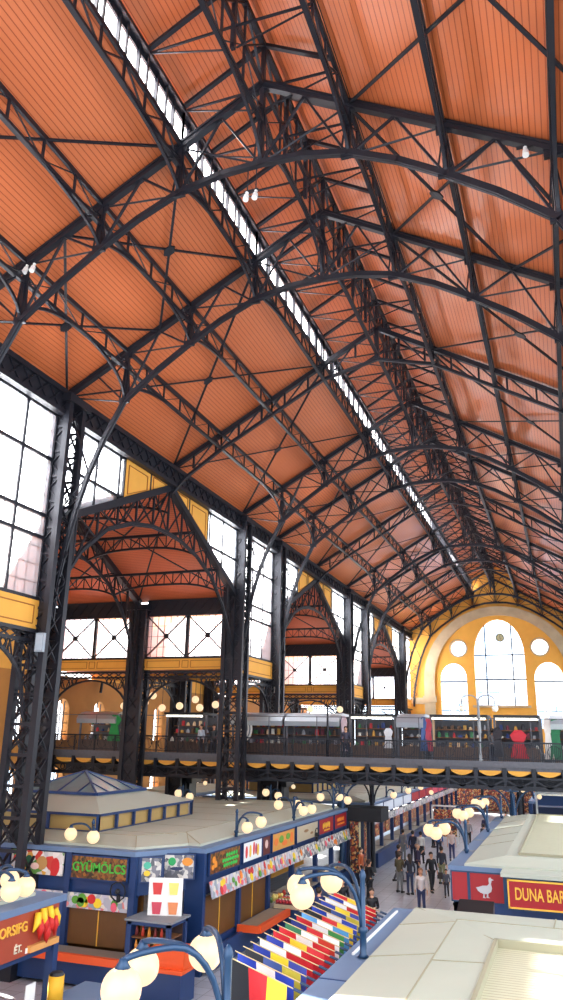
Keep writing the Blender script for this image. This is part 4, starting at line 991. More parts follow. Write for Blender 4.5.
def roofpoly(t, poly, z, zi, inset, name='roof', m=CREAM, blue=.42):
    """blue cornice ring and a cream roof rising gently inward (rectangles, convex polys)"""
    cx = sum(p[0] for p in poly)/len(poly); cy = sum(p[1] for p in poly)/len(poly)
    def ins(d):
        out = []; n = len(poly)
        for i in range(n):
            p0, p1, p2 = Vector(poly[i-1]), Vector(poly[i]), Vector(poly[(i+1) % n])
            d1 = (p1-p0).normalized(); d2 = (p2-p1).normalized(); n1 = Vector((-d1.y, d1.x)); n2 = Vector((-d2.y, d2.x))
            b = (n1+n2); k = d/max(.3, (1+n1.dot(n2))); out.append(tuple(p1+b*k))
        return out
    i1, i2 = ins(blue), ins(inset); n = len(poly)
    MB().prism([poly], lambda u, v, w: (u, v, z-.14+w), .14).build('cornice', BLUEL, t, label='light blue cornice')
    m1 = MB(); k = 0
    m1.v = [(a, b, z+.0) for a, b in i1]+[(a, b, z+.07) for a, b in i1]+[(a, b, zi) for a, b in i2]
    for i in range(n): j = (i+1) % n; m1.f.append((i, j, n+j, n+i)); m1.f.append((n+i, n+j, 2*n+j, 2*n+i))
    m1.f.append(tuple(2*n+i for i in range(n))); m1.build(name, m, t)
    jn = MB()
    for i in range(n):
        a, b = i2[i], i2[(i+1) % n]; jn.beam((*a, zi), (*b, zi), .03, .02)
        jn.beam((*i1[i], z+.07), (*i2[i], zi), .03, .02)
    # panel joints along the long side
    L = poly
    ys = [p[1] for p in i1]; y = min(ys)+2
    while y < max(ys)-1:
        xs = max(p[0] for p in i1); x2 = max(p[0] for p in i2); xa = min(p[0] for p in i1); xb = min(p[0] for p in i2)
        if y < max(p[1] for p in i2): jn.beam((xa, y, z+.075), (xb, y, zi+.003), .025, .012); jn.beam((xb, y, zi+.003), (x2, y, zi+.003), .025, .012)
        y += 2.4
    jn.build('joint', CREAMD, t)
def skybox(t, x0, x1, y0, y1, z0, z1, px0, px1, py0, py1, zp, apex):
    m = MB(); 
    for x in (x0, x1): 
        m.box(x-.05, x+.05, y0, y1, z0, z0+.08); m.box(x-.06, x+.06, y0, y1, z1-.07, z1+.02)
        n = round((y1-y0)/1.15)
        for i in range(n+1): y = y0+(y1-y0)*i/n; m.box(x-.05, x+.05, y-.045, y+.045, z0, z1)
    for y in (y0, y1):
        m.box(x0, x1, y-.05, y+.05, z0, z0+.08); m.box(x0-.06, x1+.06, y-.06, y+.06, z1-.07, z1+.02)
        n = round((x1-x0)/1.9)
        for i in range(n+1): x = x0+(x1-x0)*i/n; m.box(x-.05, x+.05, y-.05, y+.05, z0, z1)
    m.build('clerestory_frame', BLUE, t, label='blue frame of the raised glazed box')
    MB().box(x0+.1, x1-.1, y0+.1, y1-.1, z0, z1-.05).build('clerestory_panels', TAN, t)
    r = MB(); r.v = [(x0-.1, y0-.1, z1+.02), (x1+.1, y0-.1, z1+.02), (x1+.1, y1+.1, z1+.02), (x0-.1, y1+.1, z1+.02), (px0, py0, zp), (px1, py0, zp), (px1, py1, zp), (px0, py1, zp)]
    r.f = [(0, 1, 5, 4), (1, 2, 6, 5), (2, 3, 7, 6), (3, 0, 4, 7), (4, 5, 6, 7)]; r.build('hipped_roof', CREAM, t)
    if apex:
        g = MB(); cx, cy = (px0+px1)/2, (py0+py1)/2
        g.v = [(px0, py0, zp+.05), (px1, py0, zp+.05), (px1, py1, zp+.05), (px0, py1, zp+.05), (cx, cy, apex)]; g.f = [(0, 1, 4), (1, 2, 4), (2, 3, 4), (3, 0, 4)]
        gp = g.build('glass_pyramid', ROOFGLASS, t, label='pyramid skylight of grey glass'); b = MB(); c = [(px0, py0), (px1, py0), (px1, py1), (px0, py1)]
        for i in range(4):
            a, d = c[i], c[(i+1) % 4]; b.beam((*a, zp+.06), (*d, zp+.06), .1, .1); b.beam((*a, zp+.06), (cx, cy, apex), .07, .07)
            for k in (.25, .5, .75):
                e = (a[0]+(d[0]-a[0])*k, a[1]+(d[1]-a[1])*k)
                f = Vector((*e, zp+.06)).lerp(Vector((cx, cy, apex)), 1 if k == .5 else .5)
                # jack bars run parallel to the face's fall line
                b.beam((*e, zp+.07), f if k == .5 else Vector(((a if k < .5 else d)[0], (a if k < .5 else d)[1], zp+.06)).lerp(Vector((cx, cy, apex)), .5), .045, .05)
        b.build('skylight_bars', BLUE, gp)
def bays(t, X, ys, s=1, base=.8, top=2.75, shut=(), open_=(), print_m=PH_SHOP, ban=True, D=2.2):
    """shop bays on a side face at x = X opening to +x (s=1) or -x; each bay post, base, counter and fill"""
    po = MB()
    for y in ys: po.box(X-s*.02-.1, X-s*.02+.1, y-.09, y+.09, 0, top+.6)
    po.build('post', BLUE, t)
    MB().box(min(X-s*.1, X), max(X-s*.1, X), ys[0], ys[-1], 0.08, base).build('base_panel', BLUE, t)
    for i, (a, b) in enumerate(zip(ys, ys[1:])):
        rzz = RX if s > 0 else -RX
        if i in shut:
            sb = board(t, (X-s*.1, (a+b)/2, (base+2.1)/2), rzz, b-a-.2, 2.1-base, BROWN, 'shutter'); MB().box(-.015, .015, -.07, -.05, -(2.1-base)/2, (2.1-base)/2).build('joint', GOLD, sb)
        else:
            MB().box(min(X-s*D, X-s*(D-.06)), max(X-s*D, X-s*(D-.06)), a+.1, b-.1, base, 2.7).build('back_wall', OCHRE, t)
            sh = MB()
            for z in (1.25, 1.65, 2.05): sh.box(min(X-s*D, X-s*(D-.4)), max(X-s*D, X-s*(D-.4)), a+.12, b-.12, z-.03, z)
            sh.build('shelf', WOOD, t)
            MB().box(min(X-s*.9, X+s*.15), max(X-s*.9, X+s*.15), a+.12, b-.12, base, base+.06).build('counter', rgb(150, 140, 130), t)

# ---- left block A ("fruit" block)
A = thing('market_stall_block', 'blue market stall block with a glass pyramid on its cream roof, left', 'market stall', (0, 0, 0))
polyA = [(-15.5, 22.6), (-5.95, 22.6), (-4.95, 24.25), (-4.35, 24.25), (-4.35, 41.6), (-15.5, 41.6)]
roofpoly(A, polyA, 3.58, 3.85, 1.5)
skybox(A, -14.4, -8.4, 24.3, 31.4, 3.8, 4.4, -12.9, -9.5, 25.8, 29.4, 4.85, 5.6)
m = MB(); m.box(-15.4, -5.9, 22.75, 22.9, 2.3, 3.44); m.box(-4.65, -4.5, 24.3, 41.5, 2.2, 3.44); m.beam((-5.95, 22.8, 2.9), (-5.0, 24.4, 2.9), .12, 1.1); m.box(-5.05, -4.4, 24.25, 24.4, 0, 3.44); m.build('fascia', BLUE, A)
# front face
po = MB()
for x in (-10.6, -8.3, -6.0): po.box(x-.1, x+.1, 22.6, 22.85, 0, 3.44)
po.build('post', BLUE, A); MB().box(-10.6, -5.4, 22.5, 22.7, .1, .82).build('base_panel', BLUE, A)
MB().box(-10.6, -6.0, 23.3, 23.4, 0, 2.3).build('back_wall', BROWN, A)
for i, (x0, x1) in enumerate(((-10.5, -8.4), (-8.2, -6.1))):
    sb = board(A, ((x0+x1)/2, 22.8, 1.4), 0, x1-x0, 1.0, BROWN, 'shutter'); MB().box(-.015, .015, -.07, -.05, -.5, .5).build('joint', GOLD, sb)
    bn = board(A, ((x0+x1)/2, 22.62, 2.12), 0, x1-x0, .42, PH_BANNER, 'banner', label='fruit and vegetable photo banner'); blobs(bn, fruits(x1-x0, .42, 9, 3+i))
b1 = board(A, (-9.42, 22.6, 3.08), 0, 1.95, .66, PH_FRUIT, label='fruit photo sign'); blobs(b1, {(30, 90, 60): [(-.3, 0, .16, .2)], (200, 40, 40): [(.7, -.08, .16, .26), (-.75, .1, .14, .1)], (190, 140, 80): [(.2, 0, .2, .2)], (240, 200, 190): [(-.05, -.1, .16, .1)]})
b2 = board(A, (-7.15, 22.6, 3.06), 0, 1.95, .62, PH_SIGN, label='fruit sign with green capital letters', frame=BLUE); write(b2, 'GYÜMÖLCS', .36, rgb(70, 176, 60), sx=.98)
MB().box(-10.6, -5.5, 21.75, 22.55, .82, .88).build('counter', rgb(140, 132, 124), A); MB().box(-10.6, -5.0, 21.6, 21.75, .72, .92).build('counter_edge', ORANGE, A, label='orange counter edge')
MB().box(-10.6, -5.5, 21.9, 22.0, .1, .74).build('base_panel', BLUE, A)
# chamfer signs
ang = math.atan2(24.25-22.6, -4.95+5.95)
b3 = board(A, (-5.75, 22.95, 3.07), ang*.35, .95, .66, PH_MENU, label='white sign with drinks and green logo', frame=BLUE); blobs(b3, {(236, 160, 60): [(-.3, .05, .12, .1)], (80, 180, 150): [(.05, .12, .12, .1)], (240, 200, 60): [(.05, -.1, .1, .08)]})
b4 = board(A, (-5.05, 23.75, 3.1), ang*.35, .95, .66, PH_MENU, label='white sign with an orange drinks picture', frame=BLUE); blobs(b4, {(40, 160, 90): [(-.2, .14, .12, .12)], (220, 140, 50): [(.28, .14, .17, .12)], (40, 50, 90): [(-.05, -.06, .2, .05)]})
# side face
ysA = [24.4, 27.35, 30.25, 33.1, 36.4, 39, 41.4]
bays(A, -4.5, ysA, 1, shut=(0, 1))
def side_sign(y0, y1, m, lab, z=3.08, h=.62, X=-4.42, frame=BLUE, par=A): return board(par, (X, (y0+y1)/2, z), RX, y1-y0, h, m, label=lab, frame=frame)
s1 = side_sign(24.6, 27.1, PH_SIGN, 'market sign with bright green lettering'); 
blobs(s1, {(230, 140, 40): [(-.95, .1, .12, .1), (-.8, -.05, .12, .1), (-1, -.12, .1, .08)], (60, 190, 80): [(.1+.2*k, .13-.0*k, .08, .06) for k in range(5)]+[(-.2+.2*k, -.02, .09, .06) for k in range(7)]+[(-.1+.2*k, -.17, .08, .06) for k in range(6)]})
s2 = side_sign(27.4, 29.2, WHITE, 'white sign with red and yellow drinks'); blobs(s2, {(220, 60, 60): [(-.6, 0, .1, .2), (.1, .05, .08, .22)], (236, 190, 60): [(-.25, 0, .09, .2), (.5, -.03, .1, .2)], (190, 60, 110): [(.3, .02, .07, .18)]})
s3 = side_sign(29.3, 30.1, rgb(96, 40, 36), 'dark red sign'); blobs(s3, {(220, 190, 180): [(0, .05, .15, .15)]})
s4 = side_sign(30.35, 33.0, rgb(214, 150, 70), 'orange and green produce sign'); blobs(s4, {(110, 160, 60): [(-.3, .05, .25, .14), (.5, .08, .25, .12)], (230, 120, 50): [(-.9, 0, .2, .14), (.1, -.12, .3, .1), (.95, 0, .2, .2)]})
s5 = side_sign(33.3, 36.3, rgb(186, 172, 146), 'beige sign'); blobs(s5, {(150, 110, 70): [(-.2, .05, .3, .06), (.6, -.1, .2, .05)]})
s6 = side_sign(36.5, 38.85, RED, 'red sign with yellow lettering'); blobs(s6, {(236, 180, 50): [(-.5+.25*k, .03*(k % 2), .1, .13) for k in range(5)]+[(-.3+.2*k, -.2, .08, .04) for k in range(5)]})
s7 = side_sign(39.1, 41.3, RED, 'second red sign with orange lettering'); blobs(s7, {(236, 140, 50): [(-.5+.25*k, .06, .1, .1) for k in range(5)]+[(-.5+.22*k, -.14, .08, .05) for k in range(6)]})
for i, (a, b) in enumerate(zip(ysA, ysA[1:])):
    bn = board(A, (-4.25, (a+b)/2, 2.36), RX, b-a-.12, .5, PH_BANNER if i in (0, 1, 2) else PH_MENU, 'banner', tilt=-.25, label='photo banner below the signs'); blobs(bn, fruits(b-a-.2, .5, 10 if i < 2 else 5, 20+i))
MB().box(-4.4, -3.65, 27.2, 30.2, .8, .86).build('counter', rgb(150, 130, 110), A); e = MB(); e.box(-3.7, -3.55, 27.2, 30.2, .68, .9); e.box(-4.4, -3.6, 27.1, 27.2, .68, .9); e.build('counter_edge', ORANGE, A, label='orange counter edge')
MB().box(-4.3, -4.2, 24.4, 41.4, .08, .7).build('base_panel', BLUE, A)
tb = MB()
for y in (31.0, 32.2, 34.2, 35.6, 37.4, 40): tb.box(-5.6, -5.5, y-.5, y+.5, 2.58, 2.64)
tb.build('tube_light', TUBE, A, label='white tube lights inside the open shop')
for i, y in enumerate((31.2, 32.4, 33.8, 35.2)):
    bb = board(A, (-6.55, y, 1.95), RX, .85, .9, mat('lit_menu', S(255, 190, 110), .5, emit=.9), 'menu_board', label='lit orange menu board'); blobs(bb, {(200, 70, 40): [(-.2+.2*q, .25-.22*w_, .07, .05) for q in range(3) for w_ in range(3)], (250, 240, 210): [(-.1+.2*q, .14-.22*w_, .06, .04) for q in range(2) for w_ in range(3)]})
person(-5.3, 31.3, 1.4, 'hold', (30, 28, 34), K, 'shop seller in black behind the lit counter of the left stall block')
# corner cabinet with juice cups
C = thing('drinks_cabinet', 'blue glazed cabinet at the corner of the left stall block under the juice picture', 'cabinet', (-4.95, 22.4, 0))
f = MB()
for sx in (-1, 1):
    for sy in (-1, 1): f.box(sx*.62-.06, sx*.62+.06, sy*.5-.06, sy*.5+.06, 0, 1.9)
f.box(-.68, .68, -.56, .56, .72, .8); f.box(-.68, .68, -.56, .56, 1.8, 1.9); f.box(-.64, .64, -.52, .52, .05, .75); f.build('frame', BLUE, C)
MB().box(-.75, .75, -.62, .62, 1.9, 1.95).build('top', rgb(120, 124, 130), C); s_ = MB().box(-.6, .6, -.48, .48, 1.1, 1.13).box(-.6, .6, -.48, .48, 1.45, 1.48); s_.build('shelf', WOOD, C)
MB().box(-.6, .6, .4, .46, .8, 1.8).build('back_panel', rgb(60, 46, 50), C)
k = 0
for z in (.8, 1.13, 1.48):
    for q in range(6):
        o = tag(MB().tube([(0, 0, 0), (0, 0, .12), (0, 0, .2), (0, 0, .24)], [.05, .05, .025, .03], 8).build('bottle', rgb(*[(190, 60, 40), (230, 150, 60), (120, 40, 40)][(k+q) % 3]), smooth=True), 'small bottle on a shelf of the blue corner cabinet', 'bottle', 'bottles in the corner cabinet'); o.location = (-4.95-.5+q*.2, 22.4-.3, z)
    k += 1
J = thing('juice_display', 'upright picture display of four juice cups standing on the corner cabinet', 'sign', (-4.85, 22.6, 1.95), ang*.3)
jb = MB().box(-.5, .5, -.04, .02, 0, 1.0).build('panel', WHITE, J)
for (x, z, c) in ((-.24, .68, (206, 60, 60)), (.24, .68, (236, 220, 120)), (-.24, .16, (200, 70, 90)), (.24, .16, (226, 140, 90))):
    MB().prism([[(x-.11, z-.12), (x+.11, z-.12), (x+.15, z+.2), (x-.15, z+.2)]], lambda u, v, w: (u, -.05-w, v), .02).build('cup_picture', rgb(*c), jb)
    MB().prism([arc(12, 0, pi, x, z+.2, .15, .1)], lambda u, v, w: (u, -.05-w, v), .02).build('lid_picture', rgb(240, 236, 230), jb)
t = thing('orange_box', 'bright orange box on the counter at the foot of the corner cabinet', 'box', (-4.15, 21.9, .0)); MB().box(-.5, .5, -.35, .35, 0.9, 1.35).build('case', ORANGE, t); MB().box(-.52, .52, -.37, .37, 1.35, 1.38).build('lid', rgb(240, 100, 30), t)
t = thing('corner_counter', 'blue counter with an orange rim below the corner cabinet', 'counter', (-4.6, 21.9, 0)); MB().box(-1.0, .9, -.4, .5, 0.02, .8).build('body', BLUE, t); MB().box(-1.05, .98, -.5, .55, .8, .9).build('rim', ORANGE, t)
t = thing('fruit_crate', 'open crate of fruit standing on the side counter of the left stall block', 'crate', (-3.75, 30.9, .86), 0)
MB().box(-.5, .5, -.6, .6, 0, .14).build('case', rgb(190, 170, 140), t); f = MB()
MB().box(-.45, .45, -.55, .55, .1, .16).build('lining', rgb(120, 60, 70), t)
MB().box(-.4, .4, -.5, .5, -.78, 0).build('stand', BLUE, t)
k = 0
for i in range(8):
    for j in range(7):
        c = [(190, 50, 60), (214, 190, 170), (206, 120, 60), (140, 40, 60), (110, 130, 60)][(i*3+j*5) % 5]
        o = tag(MB().ball((0, 0, 0), .062, 8, 6).build('fruit', rgb(*c), smooth=True), 'small round fruit in the crate on the side counter', 'fruit', 'fruit in the side counter crate'); o.location = (-4.15+j*.13, 30.4+i*.14, 1.08)
# goods in shop bays
def goods(X, y0, y1, z, n, seed, lab, grp, s=1, cols=None):
    r_ = random.Random(seed)
    for i in range(n):
        y = y0+(y1-y0)*(i+.5)/n; c = r_.choice(cols or [(190, 60, 44), (230, 150, 60), (236, 210, 120), (150, 50, 50), (90, 120, 60), (225, 215, 200)])
        h = r_.uniform(.12, .26)
        o = tag(MB().tube([(0, 0, 0), (0, 0, h*.7), (0, 0, h)], [.07, .08, .03], 7).build('jar', rgb(*c), smooth=True), lab, 'jar', grp); o.location = (X, y, z)
for bi, (a, b) in enumerate(zip(ysA[2:], ysA[3:])):
    for z in (1.25, 1.65, 2.05): goods(-6.45, a+.2, b-.2, z, 8, bi*7+int(z*10), 'small jar on the back shelves of the open left shop', 'jars on the back shelves of the left block')
    goods(-4.7, a+.2, b-.2, .86, 8, bi*9, 'small pot on the front counter of the open left shop', 'pots on the counter of the left block')

# ---- near left stall
B = thing('market_stall', 'market stall with a brick red sign at the bottom left corner', 'market stall', (0, 0, 0))
roofpoly(B, [(-9, 6), (-4.35, 6), (-4.35, 16.75), (-9, 16.75)], 3.5, 3.75, 1.5, blue=.5)
MB().box(-4.6, -4.48, 6, 16.6, 2.4, 3.36).box(-8.9, -4.5, 16.5, 16.62, 2.4, 3.36).build('fascia', BLUE, B)
sg = board(B, (-4.42, 12.4, 2.95), RX, 8.2, .84, REDD, label='brick red sign with yellow letters and a pepper picture')
write(sg, 'ORSIFG', .27, GOLD, x=2.55, z=.14, shear=-.1); write(sg, 'ÉT.', .2, rgb(225, 215, 190), x=2.75, z=-.25)
m = MB(); m.prism([[(1.2, -.4), (1.5, -.4), (1.95, .05), (2.0, .22), (1.85, .2), (1.7, .0), (1.45, .02)]], lambda u, v, w: (u, -.06-w, v), .02); m.build('script_stroke', WHITE, sg)
m = MB()
for k in range(4): m.prism([[(3.0+k*.16, -.38), (3.1+k*.16, -.38), (3.12+k*.16, -.28), (3.0+k*.16, -.28)]], lambda u, v, w: (u, -.06-w, v), .02)
m.build('small_letters', WHITE, sg)
pp = thing('pepper_cluster', 'hanging picture cluster of red and yellow peppers at the end of the brick red sign', 'sign', (-4.3, 15.95, 3.0), RX)
pc = MB(); 
for x, z, l, a in ((-.3, .3, .34, .5), (-.12, .36, .4, .1), (.1, .36, .4, -.2), (.3, .28, .36, -.6)): pc.tube([(x, 0, z), (x-.1*a, -.04, z-l*.5), (x-.5*a*.6, -.02, z-l)], [.07, .08, .015], 8)
pc.build('yellow_peppers', rgb(240, 190, 40), pp, smooth=True); rc = MB()
for x, z in ((-.25, -.02), (-.08, .03), (.1, 0), (.27, -.03), (0, -.14)): rc.tube([(x, -.03, z+.18), (x, -.06, z), (x+.03, -.03, z-.2)], [.06, .085, .02], 8)
rc.build('red_peppers', rgb(196, 30, 24), pp, smooth=True); MB().box(-.5, .5, -.04, .06, -.42, -.3).build('ledge', rgb(214, 150, 80), pp)
bays(B, -4.5, [8.5, 11.8, 14.6, 16.6], 1, base=.9, D=2.4)
MB().box(-4.5, -3.9, 8.5, 16.2, .9, .96).build('counter', rgb(170, 170, 170), B)
for bi, (a, b) in enumerate(((11.8, 14.6), (14.6, 16.6))):
    for z in (1.25, 1.65, 2.05): goods(-6.8, a+.2, b-.2, z, 9, 50+bi*7+int(z*10), 'small jar on the back shelves of the stall with the brick red sign', 'jars in the near left stall')
for r_i, (x, z) in enumerate(((-4.25, .96), (-4.0, .96), (-3.75, .7))):
    goods(x, 12, 16, z, 16, 70+r_i, 'small jar on the counter of the stall with the brick red sign', 'jars on the near left counter', cols=[(200, 80, 40), (170, 40, 30), (225, 150, 60)])
t = thing('jar_rack', 'wooden stepped rack of jars on the counter of the bottom left stall', 'rack', (-3.75, 14, 0)); MB().box(-.12, .2, -2.1, 2.1, 0, .7).build('step', WOOD, t)
gc = thing('glass_counter', 'blue framed glass display counter at the end of the bottom left stall', 'counter', (-3.9, 16.9, 0))
f = MB(); 
for sx in (-1, 1):
    for sy in (-1, 1): f.box(sx*.4-.04, sx*.4+.04, sy*.9-.04, sy*.9+.04, 0, 1.3)
f.box(-.44, .44, -.94, .94, 1.26, 1.32); f.box(-.44, .44, -.94, .94, .6, .66); f.box(-.5, .5, -1, 1, 1.42, 1.46); f.box(-.44, .44, -.94, .94, 1.32, 1.42); f.build('frame', BLUEL, gc)
MB().box(-.38, .38, -.88, .88, .66, 1.26).build('glass', PANE, gc); MB().box(-.38, .38, -.88, .88, .02, .6).build('base', rgb(130, 130, 136), gc)
for i in range(2):
    o = tag(MB().box(-.01, .01, -.16, .16, -.2, .2).build('price_card', WHITE), 'white price card hanging on the post of the bottom left stall, %s one' % ('upper', 'lower')[i], 'card'); o.location = (-4.35, 15.7, 1.75-i*.45)
t = thing('yellow_canister', 'yellow canister standing at the end of the bottom left stall', 'canister', (-4.2, 16.4, 1.46)); MB().tube([(0, 0, .0), (0, 0, .5)], [.17, .17], 16).build('body', rgb(236, 176, 40), t, smooth=True); MB().tube([(0, 0, .5), (0, 0, .56)], [.16, .13], 16).build('lid', BLACK, t); MB().box(-.06, .06, -.06, .06, -1.46, 0).build('stand', BLUE, t)

# ---- near right block R1
R1 = thing('market_stall_block', 'cream roofed stall block in the bottom right corner with louvred roof panel', 'market stall', (0, 0, 0))
poly1 = [(2.95, 2), (12, 2), (12, 17.9), (2.95, 17.9)]
MB().prism([poly1], lambda u, v, w: (u, v, 3.46+w), .14).build('cornice', BLUEL, R1, label='light blue cornice')
m = MB(); m.v = [(3.45, 2, 3.6), (3.45, 17.75, 3.6), (12, 17.75, 3.6), (3.45, 2, 3.68), (3.45, 17.7, 3.68), (12, 17.7, 3.68), (4.5, 2, 3.82), (4.5, 16.2, 3.82), (12, 16.2, 3.82), (5.3, 2, 3.86), (5.3, 14.7, 3.86), (12, 14.7, 3.86), (5.3, 2, 3.76), (5.3, 14.7, 3.76), (12, 14.7, 3.76)]
m.f = [(0, 1, 4, 3), (1, 2, 5, 4), (3, 4, 7, 6), (4, 5, 8, 7), (6, 7, 10, 9), (7, 8, 11, 10), (9, 10, 13, 12), (10, 11, 14, 13)]; m.build('roof', CREAM, R1)
j = MB(); j.beam((4.5, 2, 3.825), (4.5, 16.2, 3.825), .025, .01); j.beam((4.5, 16.2, 3.825), (12, 16.2, 3.825), .025, .01); j.beam((3.5, 17.65, 3.69), (5.3, 14.7, 3.865), .02, .01)
for y in (4.5, 8, 11, 13.6, 16): j.beam((3.45, y, 3.685), (4.5, y, 3.825), .025, .01); j.beam((4.5, y-.4, 3.83), (5.3, y-.4, 3.865), .02, .01) if y < 15 else None
for x in (6.2, 8.8): j.beam((x, 16.2, 3.83), (x, 17.7, 3.69), .025, .01)
j.build('joint', CREAMD, R1); MB().box(5.3, 12, 2, 14.7, 3.7, 3.76).build('louvre_panel', LOUVRE, R1, label='ribbed cream panel'); 
f = MB().box(5.3, 5.36, 2, 14.7, 3.76, 3.89).box(5.3, 12, 14.64, 14.7, 3.76, 3.89); f.build('panel_rim', CREAMD, R1)
MB().box(3.08, 3.12, 13.9, 17.5, 3.6, 3.63).build('strip', WHITE, R1); MB().box(2.95, 3.45, 12.45, 12.48, 3.6, 3.61).build('cornice_joint', BLUE, R1)
MB().box(3.05, 3.15, 2, 17.8, 2.6, 3.46).box(3.1, 12, 17.7, 17.8, 2.6, 3.46).build('fascia', BLUE, R1); bays(R1, 3.1, [5, 8, 11, 14, 17.7], -1)
# flags
bandsets = [[(20, 20, 24), (200, 30, 36), (240, 196, 40)], [(30, 50, 150), (240, 240, 240), (200, 30, 40)], [(200, 30, 40), (240, 240, 240), (60, 140, 70)], [(40, 60, 160), (230, 200, 40), (60, 70, 160)], [(36, 110, 70), (240, 240, 240), (210, 60, 40)], [(30, 60, 170), (240, 240, 240), (30, 60, 170)], [(200, 30, 40), (236, 190, 40), (200, 30, 40)], [(90, 160, 220), (240, 240, 240), (90, 160, 220)], [(240, 240, 240), (200, 30, 40)], [(30, 40, 120), (200, 30, 40), (240, 240, 240)], [(24, 24, 30), (60, 80, 140), (200, 180, 60)], [(200, 30, 40), (240, 240, 240), (200, 30, 40)]]
cname = {(20, 20, 24): 'black', (24, 24, 30): 'black', (200, 30, 36): 'red', (200, 30, 40): 'red', (210, 60, 40): 'red', (240, 196, 40): 'yellow', (236, 190, 40): 'yellow', (230, 200, 40): 'yellow', (200, 180, 60): 'yellow', (30, 50, 150): 'blue', (40, 60, 160): 'blue', (60, 70, 160): 'blue', (30, 60, 170): 'blue', (60, 80, 140): 'blue', (30, 40, 120): 'dark blue', (240, 240, 240): 'white', (60, 140, 70): 'green', (36, 110, 70): 'green', (90, 160, 220): 'light blue'}
NF = 19
for i in range(NF):
    y = 11.9+i*.31; bs_ = bandsets[(i*5) % 12]; rr = random.Random(i)
    t = thing('flag', 'small %s flag on a pole, %s from the near end' % ('-'.join(cname[c] for c in bs_), ordn(i)), 'flag', (2.95, y, 3.52), 0, None)
    L = 1.24; dz = .3; P = lambda u: (-u, 0, dz*u)
    MB().tube([P(-.02), P(.2)], .022, 8).build('socket', rgb(40, 60, 90), t); MB().tube([P(.2), P(L)], .008, 6).build('stick', rgb(200, 176, 130), t)
    n = len(bs_); a0, a1 = .3, 1.2; hh = .58
    for k, c in enumerate(bs_):
        u0, u1 = a1-(a1-a0)*k/n, a1-(a1-a0)*(k+1)/n; m = MB(); N = 5
        for q in range(N+1):
            u = u0+(u1-u0)*q/N
            for w in range(5):
                f_ = w/4; m.v.append((-u, .03*sin(u*9+i)*f_*1.6-.1*f_*sin(u*4+i*2)+.004, dz*u-hh*f_*(1+.05*sin(u*7)) )); 
        for q in range(N):
            for w in range(4): a = q*5+w; m.f.append((a, a+1, a+6, a+5))
        m.build('cloth_band', rgb(*c), t, smooth=True)
# ---- right block R2
R2 = thing('market_stall_block', 'cream roofed stall block with goose sign and gold lettered red sign on the right', 'market stall', (0, 0, 0))
poly2 = [(3.2, 24.2), (12, 24.2), (12, 39.8), (3.2, 39.8)]
MB().prism([poly2], lambda u, v, w: (u, v, 3.5+w), .12).build('cornice', BLUEL, R2, label='light blue cornice')
m = MB(); m.v = [(3.65, 24.25, 3.62), (3.65, 39.7, 3.62), (3.65, 24.25, 3.68), (3.65, 39.7, 3.68), (4.75, 24.7, 3.9), (4.75, 38.9, 3.9), (12, 24.25, 3.68), (12, 24.7, 3.9), (12, 39.7, 3.68), (12, 38.9, 3.9), (12, 24.25, 3.62)]
m.f = [(0, 1, 3, 2), (2, 3, 5, 4), (2, 4, 7, 6), (0, 2, 6, 10), (3, 8, 9, 5), (4, 5, 9, 7)]; m.build('roof', CREAM, R2)
MB().box(5.15, 12, 25.0, 38.4, 3.88, 3.93).build('roof_panel', rgb(176, 174, 148), R2); f = MB().box(5.1, 5.16, 25.0, 38.4, 3.88, 3.97).box(5.1, 12, 24.94, 25.0, 3.88, 3.97).box(5.1, 12, 38.4, 38.46, 3.88, 3.97); f.build('panel_rim', CREAMD, R2)
j = MB()
for y in (28.4, 31, 33.6, 36.2): j.beam((3.65, y, 3.685), (4.75, y, 3.905), .03, .012); 
for y in (27.5, 30.5, 34.3, 38): j.box(3.2, 3.65, y-.015, y+.015, 3.62, 3.63)
j.build('joint', CREAMD, R2)
MB().box(3.3, 12, 24.3, 24.45, 2.3, 3.5).box(3.3, 3.45, 24.3, 39.7, 2.3, 3.5).box(3.6, 12, 24.8, 24.95, 0, 2.5).build('fascia', BLUE, R2); bays(R2, 3.4, [24.6, 28.3, 32, 36, 39.6], -1)
board(R2, (3.5, 24.28, 3.1), 0, .42, .72, RED, label='small plain red panel', frame=TEAL)
g = board(R2, (4.25, 24.28, 3.1), 0, .92, .72, RED, label='red panel with a white goose', frame=TEAL)
goose = [(-.3, -.1), (-.36, 0), (-.26, .02), (-.15, .06), (0, .07), (.06, .13), (.05, .24), (.06, .3), (.11, .32), (.15, .28), (.22, .25), (.15, .23), (.12, .12), (.15, 0), (.12, -.1), (.02, -.17), (.02, -.26), (.07, -.29), (-.04, -.29), (-.02, -.18), (-.1, -.18), (-.1, -.27), (-.05, -.3), (-.15, -.3), (-.13, -.18), (-.22, -.15)]
MB().prism([[(a*.85, b*.85) for a, b in goose]], lambda u, v, w: (u, -.055-w, v), .015).build('goose', rgb(196, 196, 198), g)
DS = thing('sign_box', 'long red sign box with gold serif capitals at the right edge of the picture', 'sign', (7.0, 23.45, 3.14))
MB().box(-2.25, 2.4, 0, .8, -.4, .4).build('case', TEAL, DS); MB().box(-2.3, 2.4, -.1, .9, .4, .5).build('ledge', CREAM, DS)
d = board(DS, (.05, -.01, 0), 0, 4.3, .62, RED, frame=GOLD); write(d, 'DUNA BARO', .42, GOLD, x=-1.28, z=0, sx=.6)
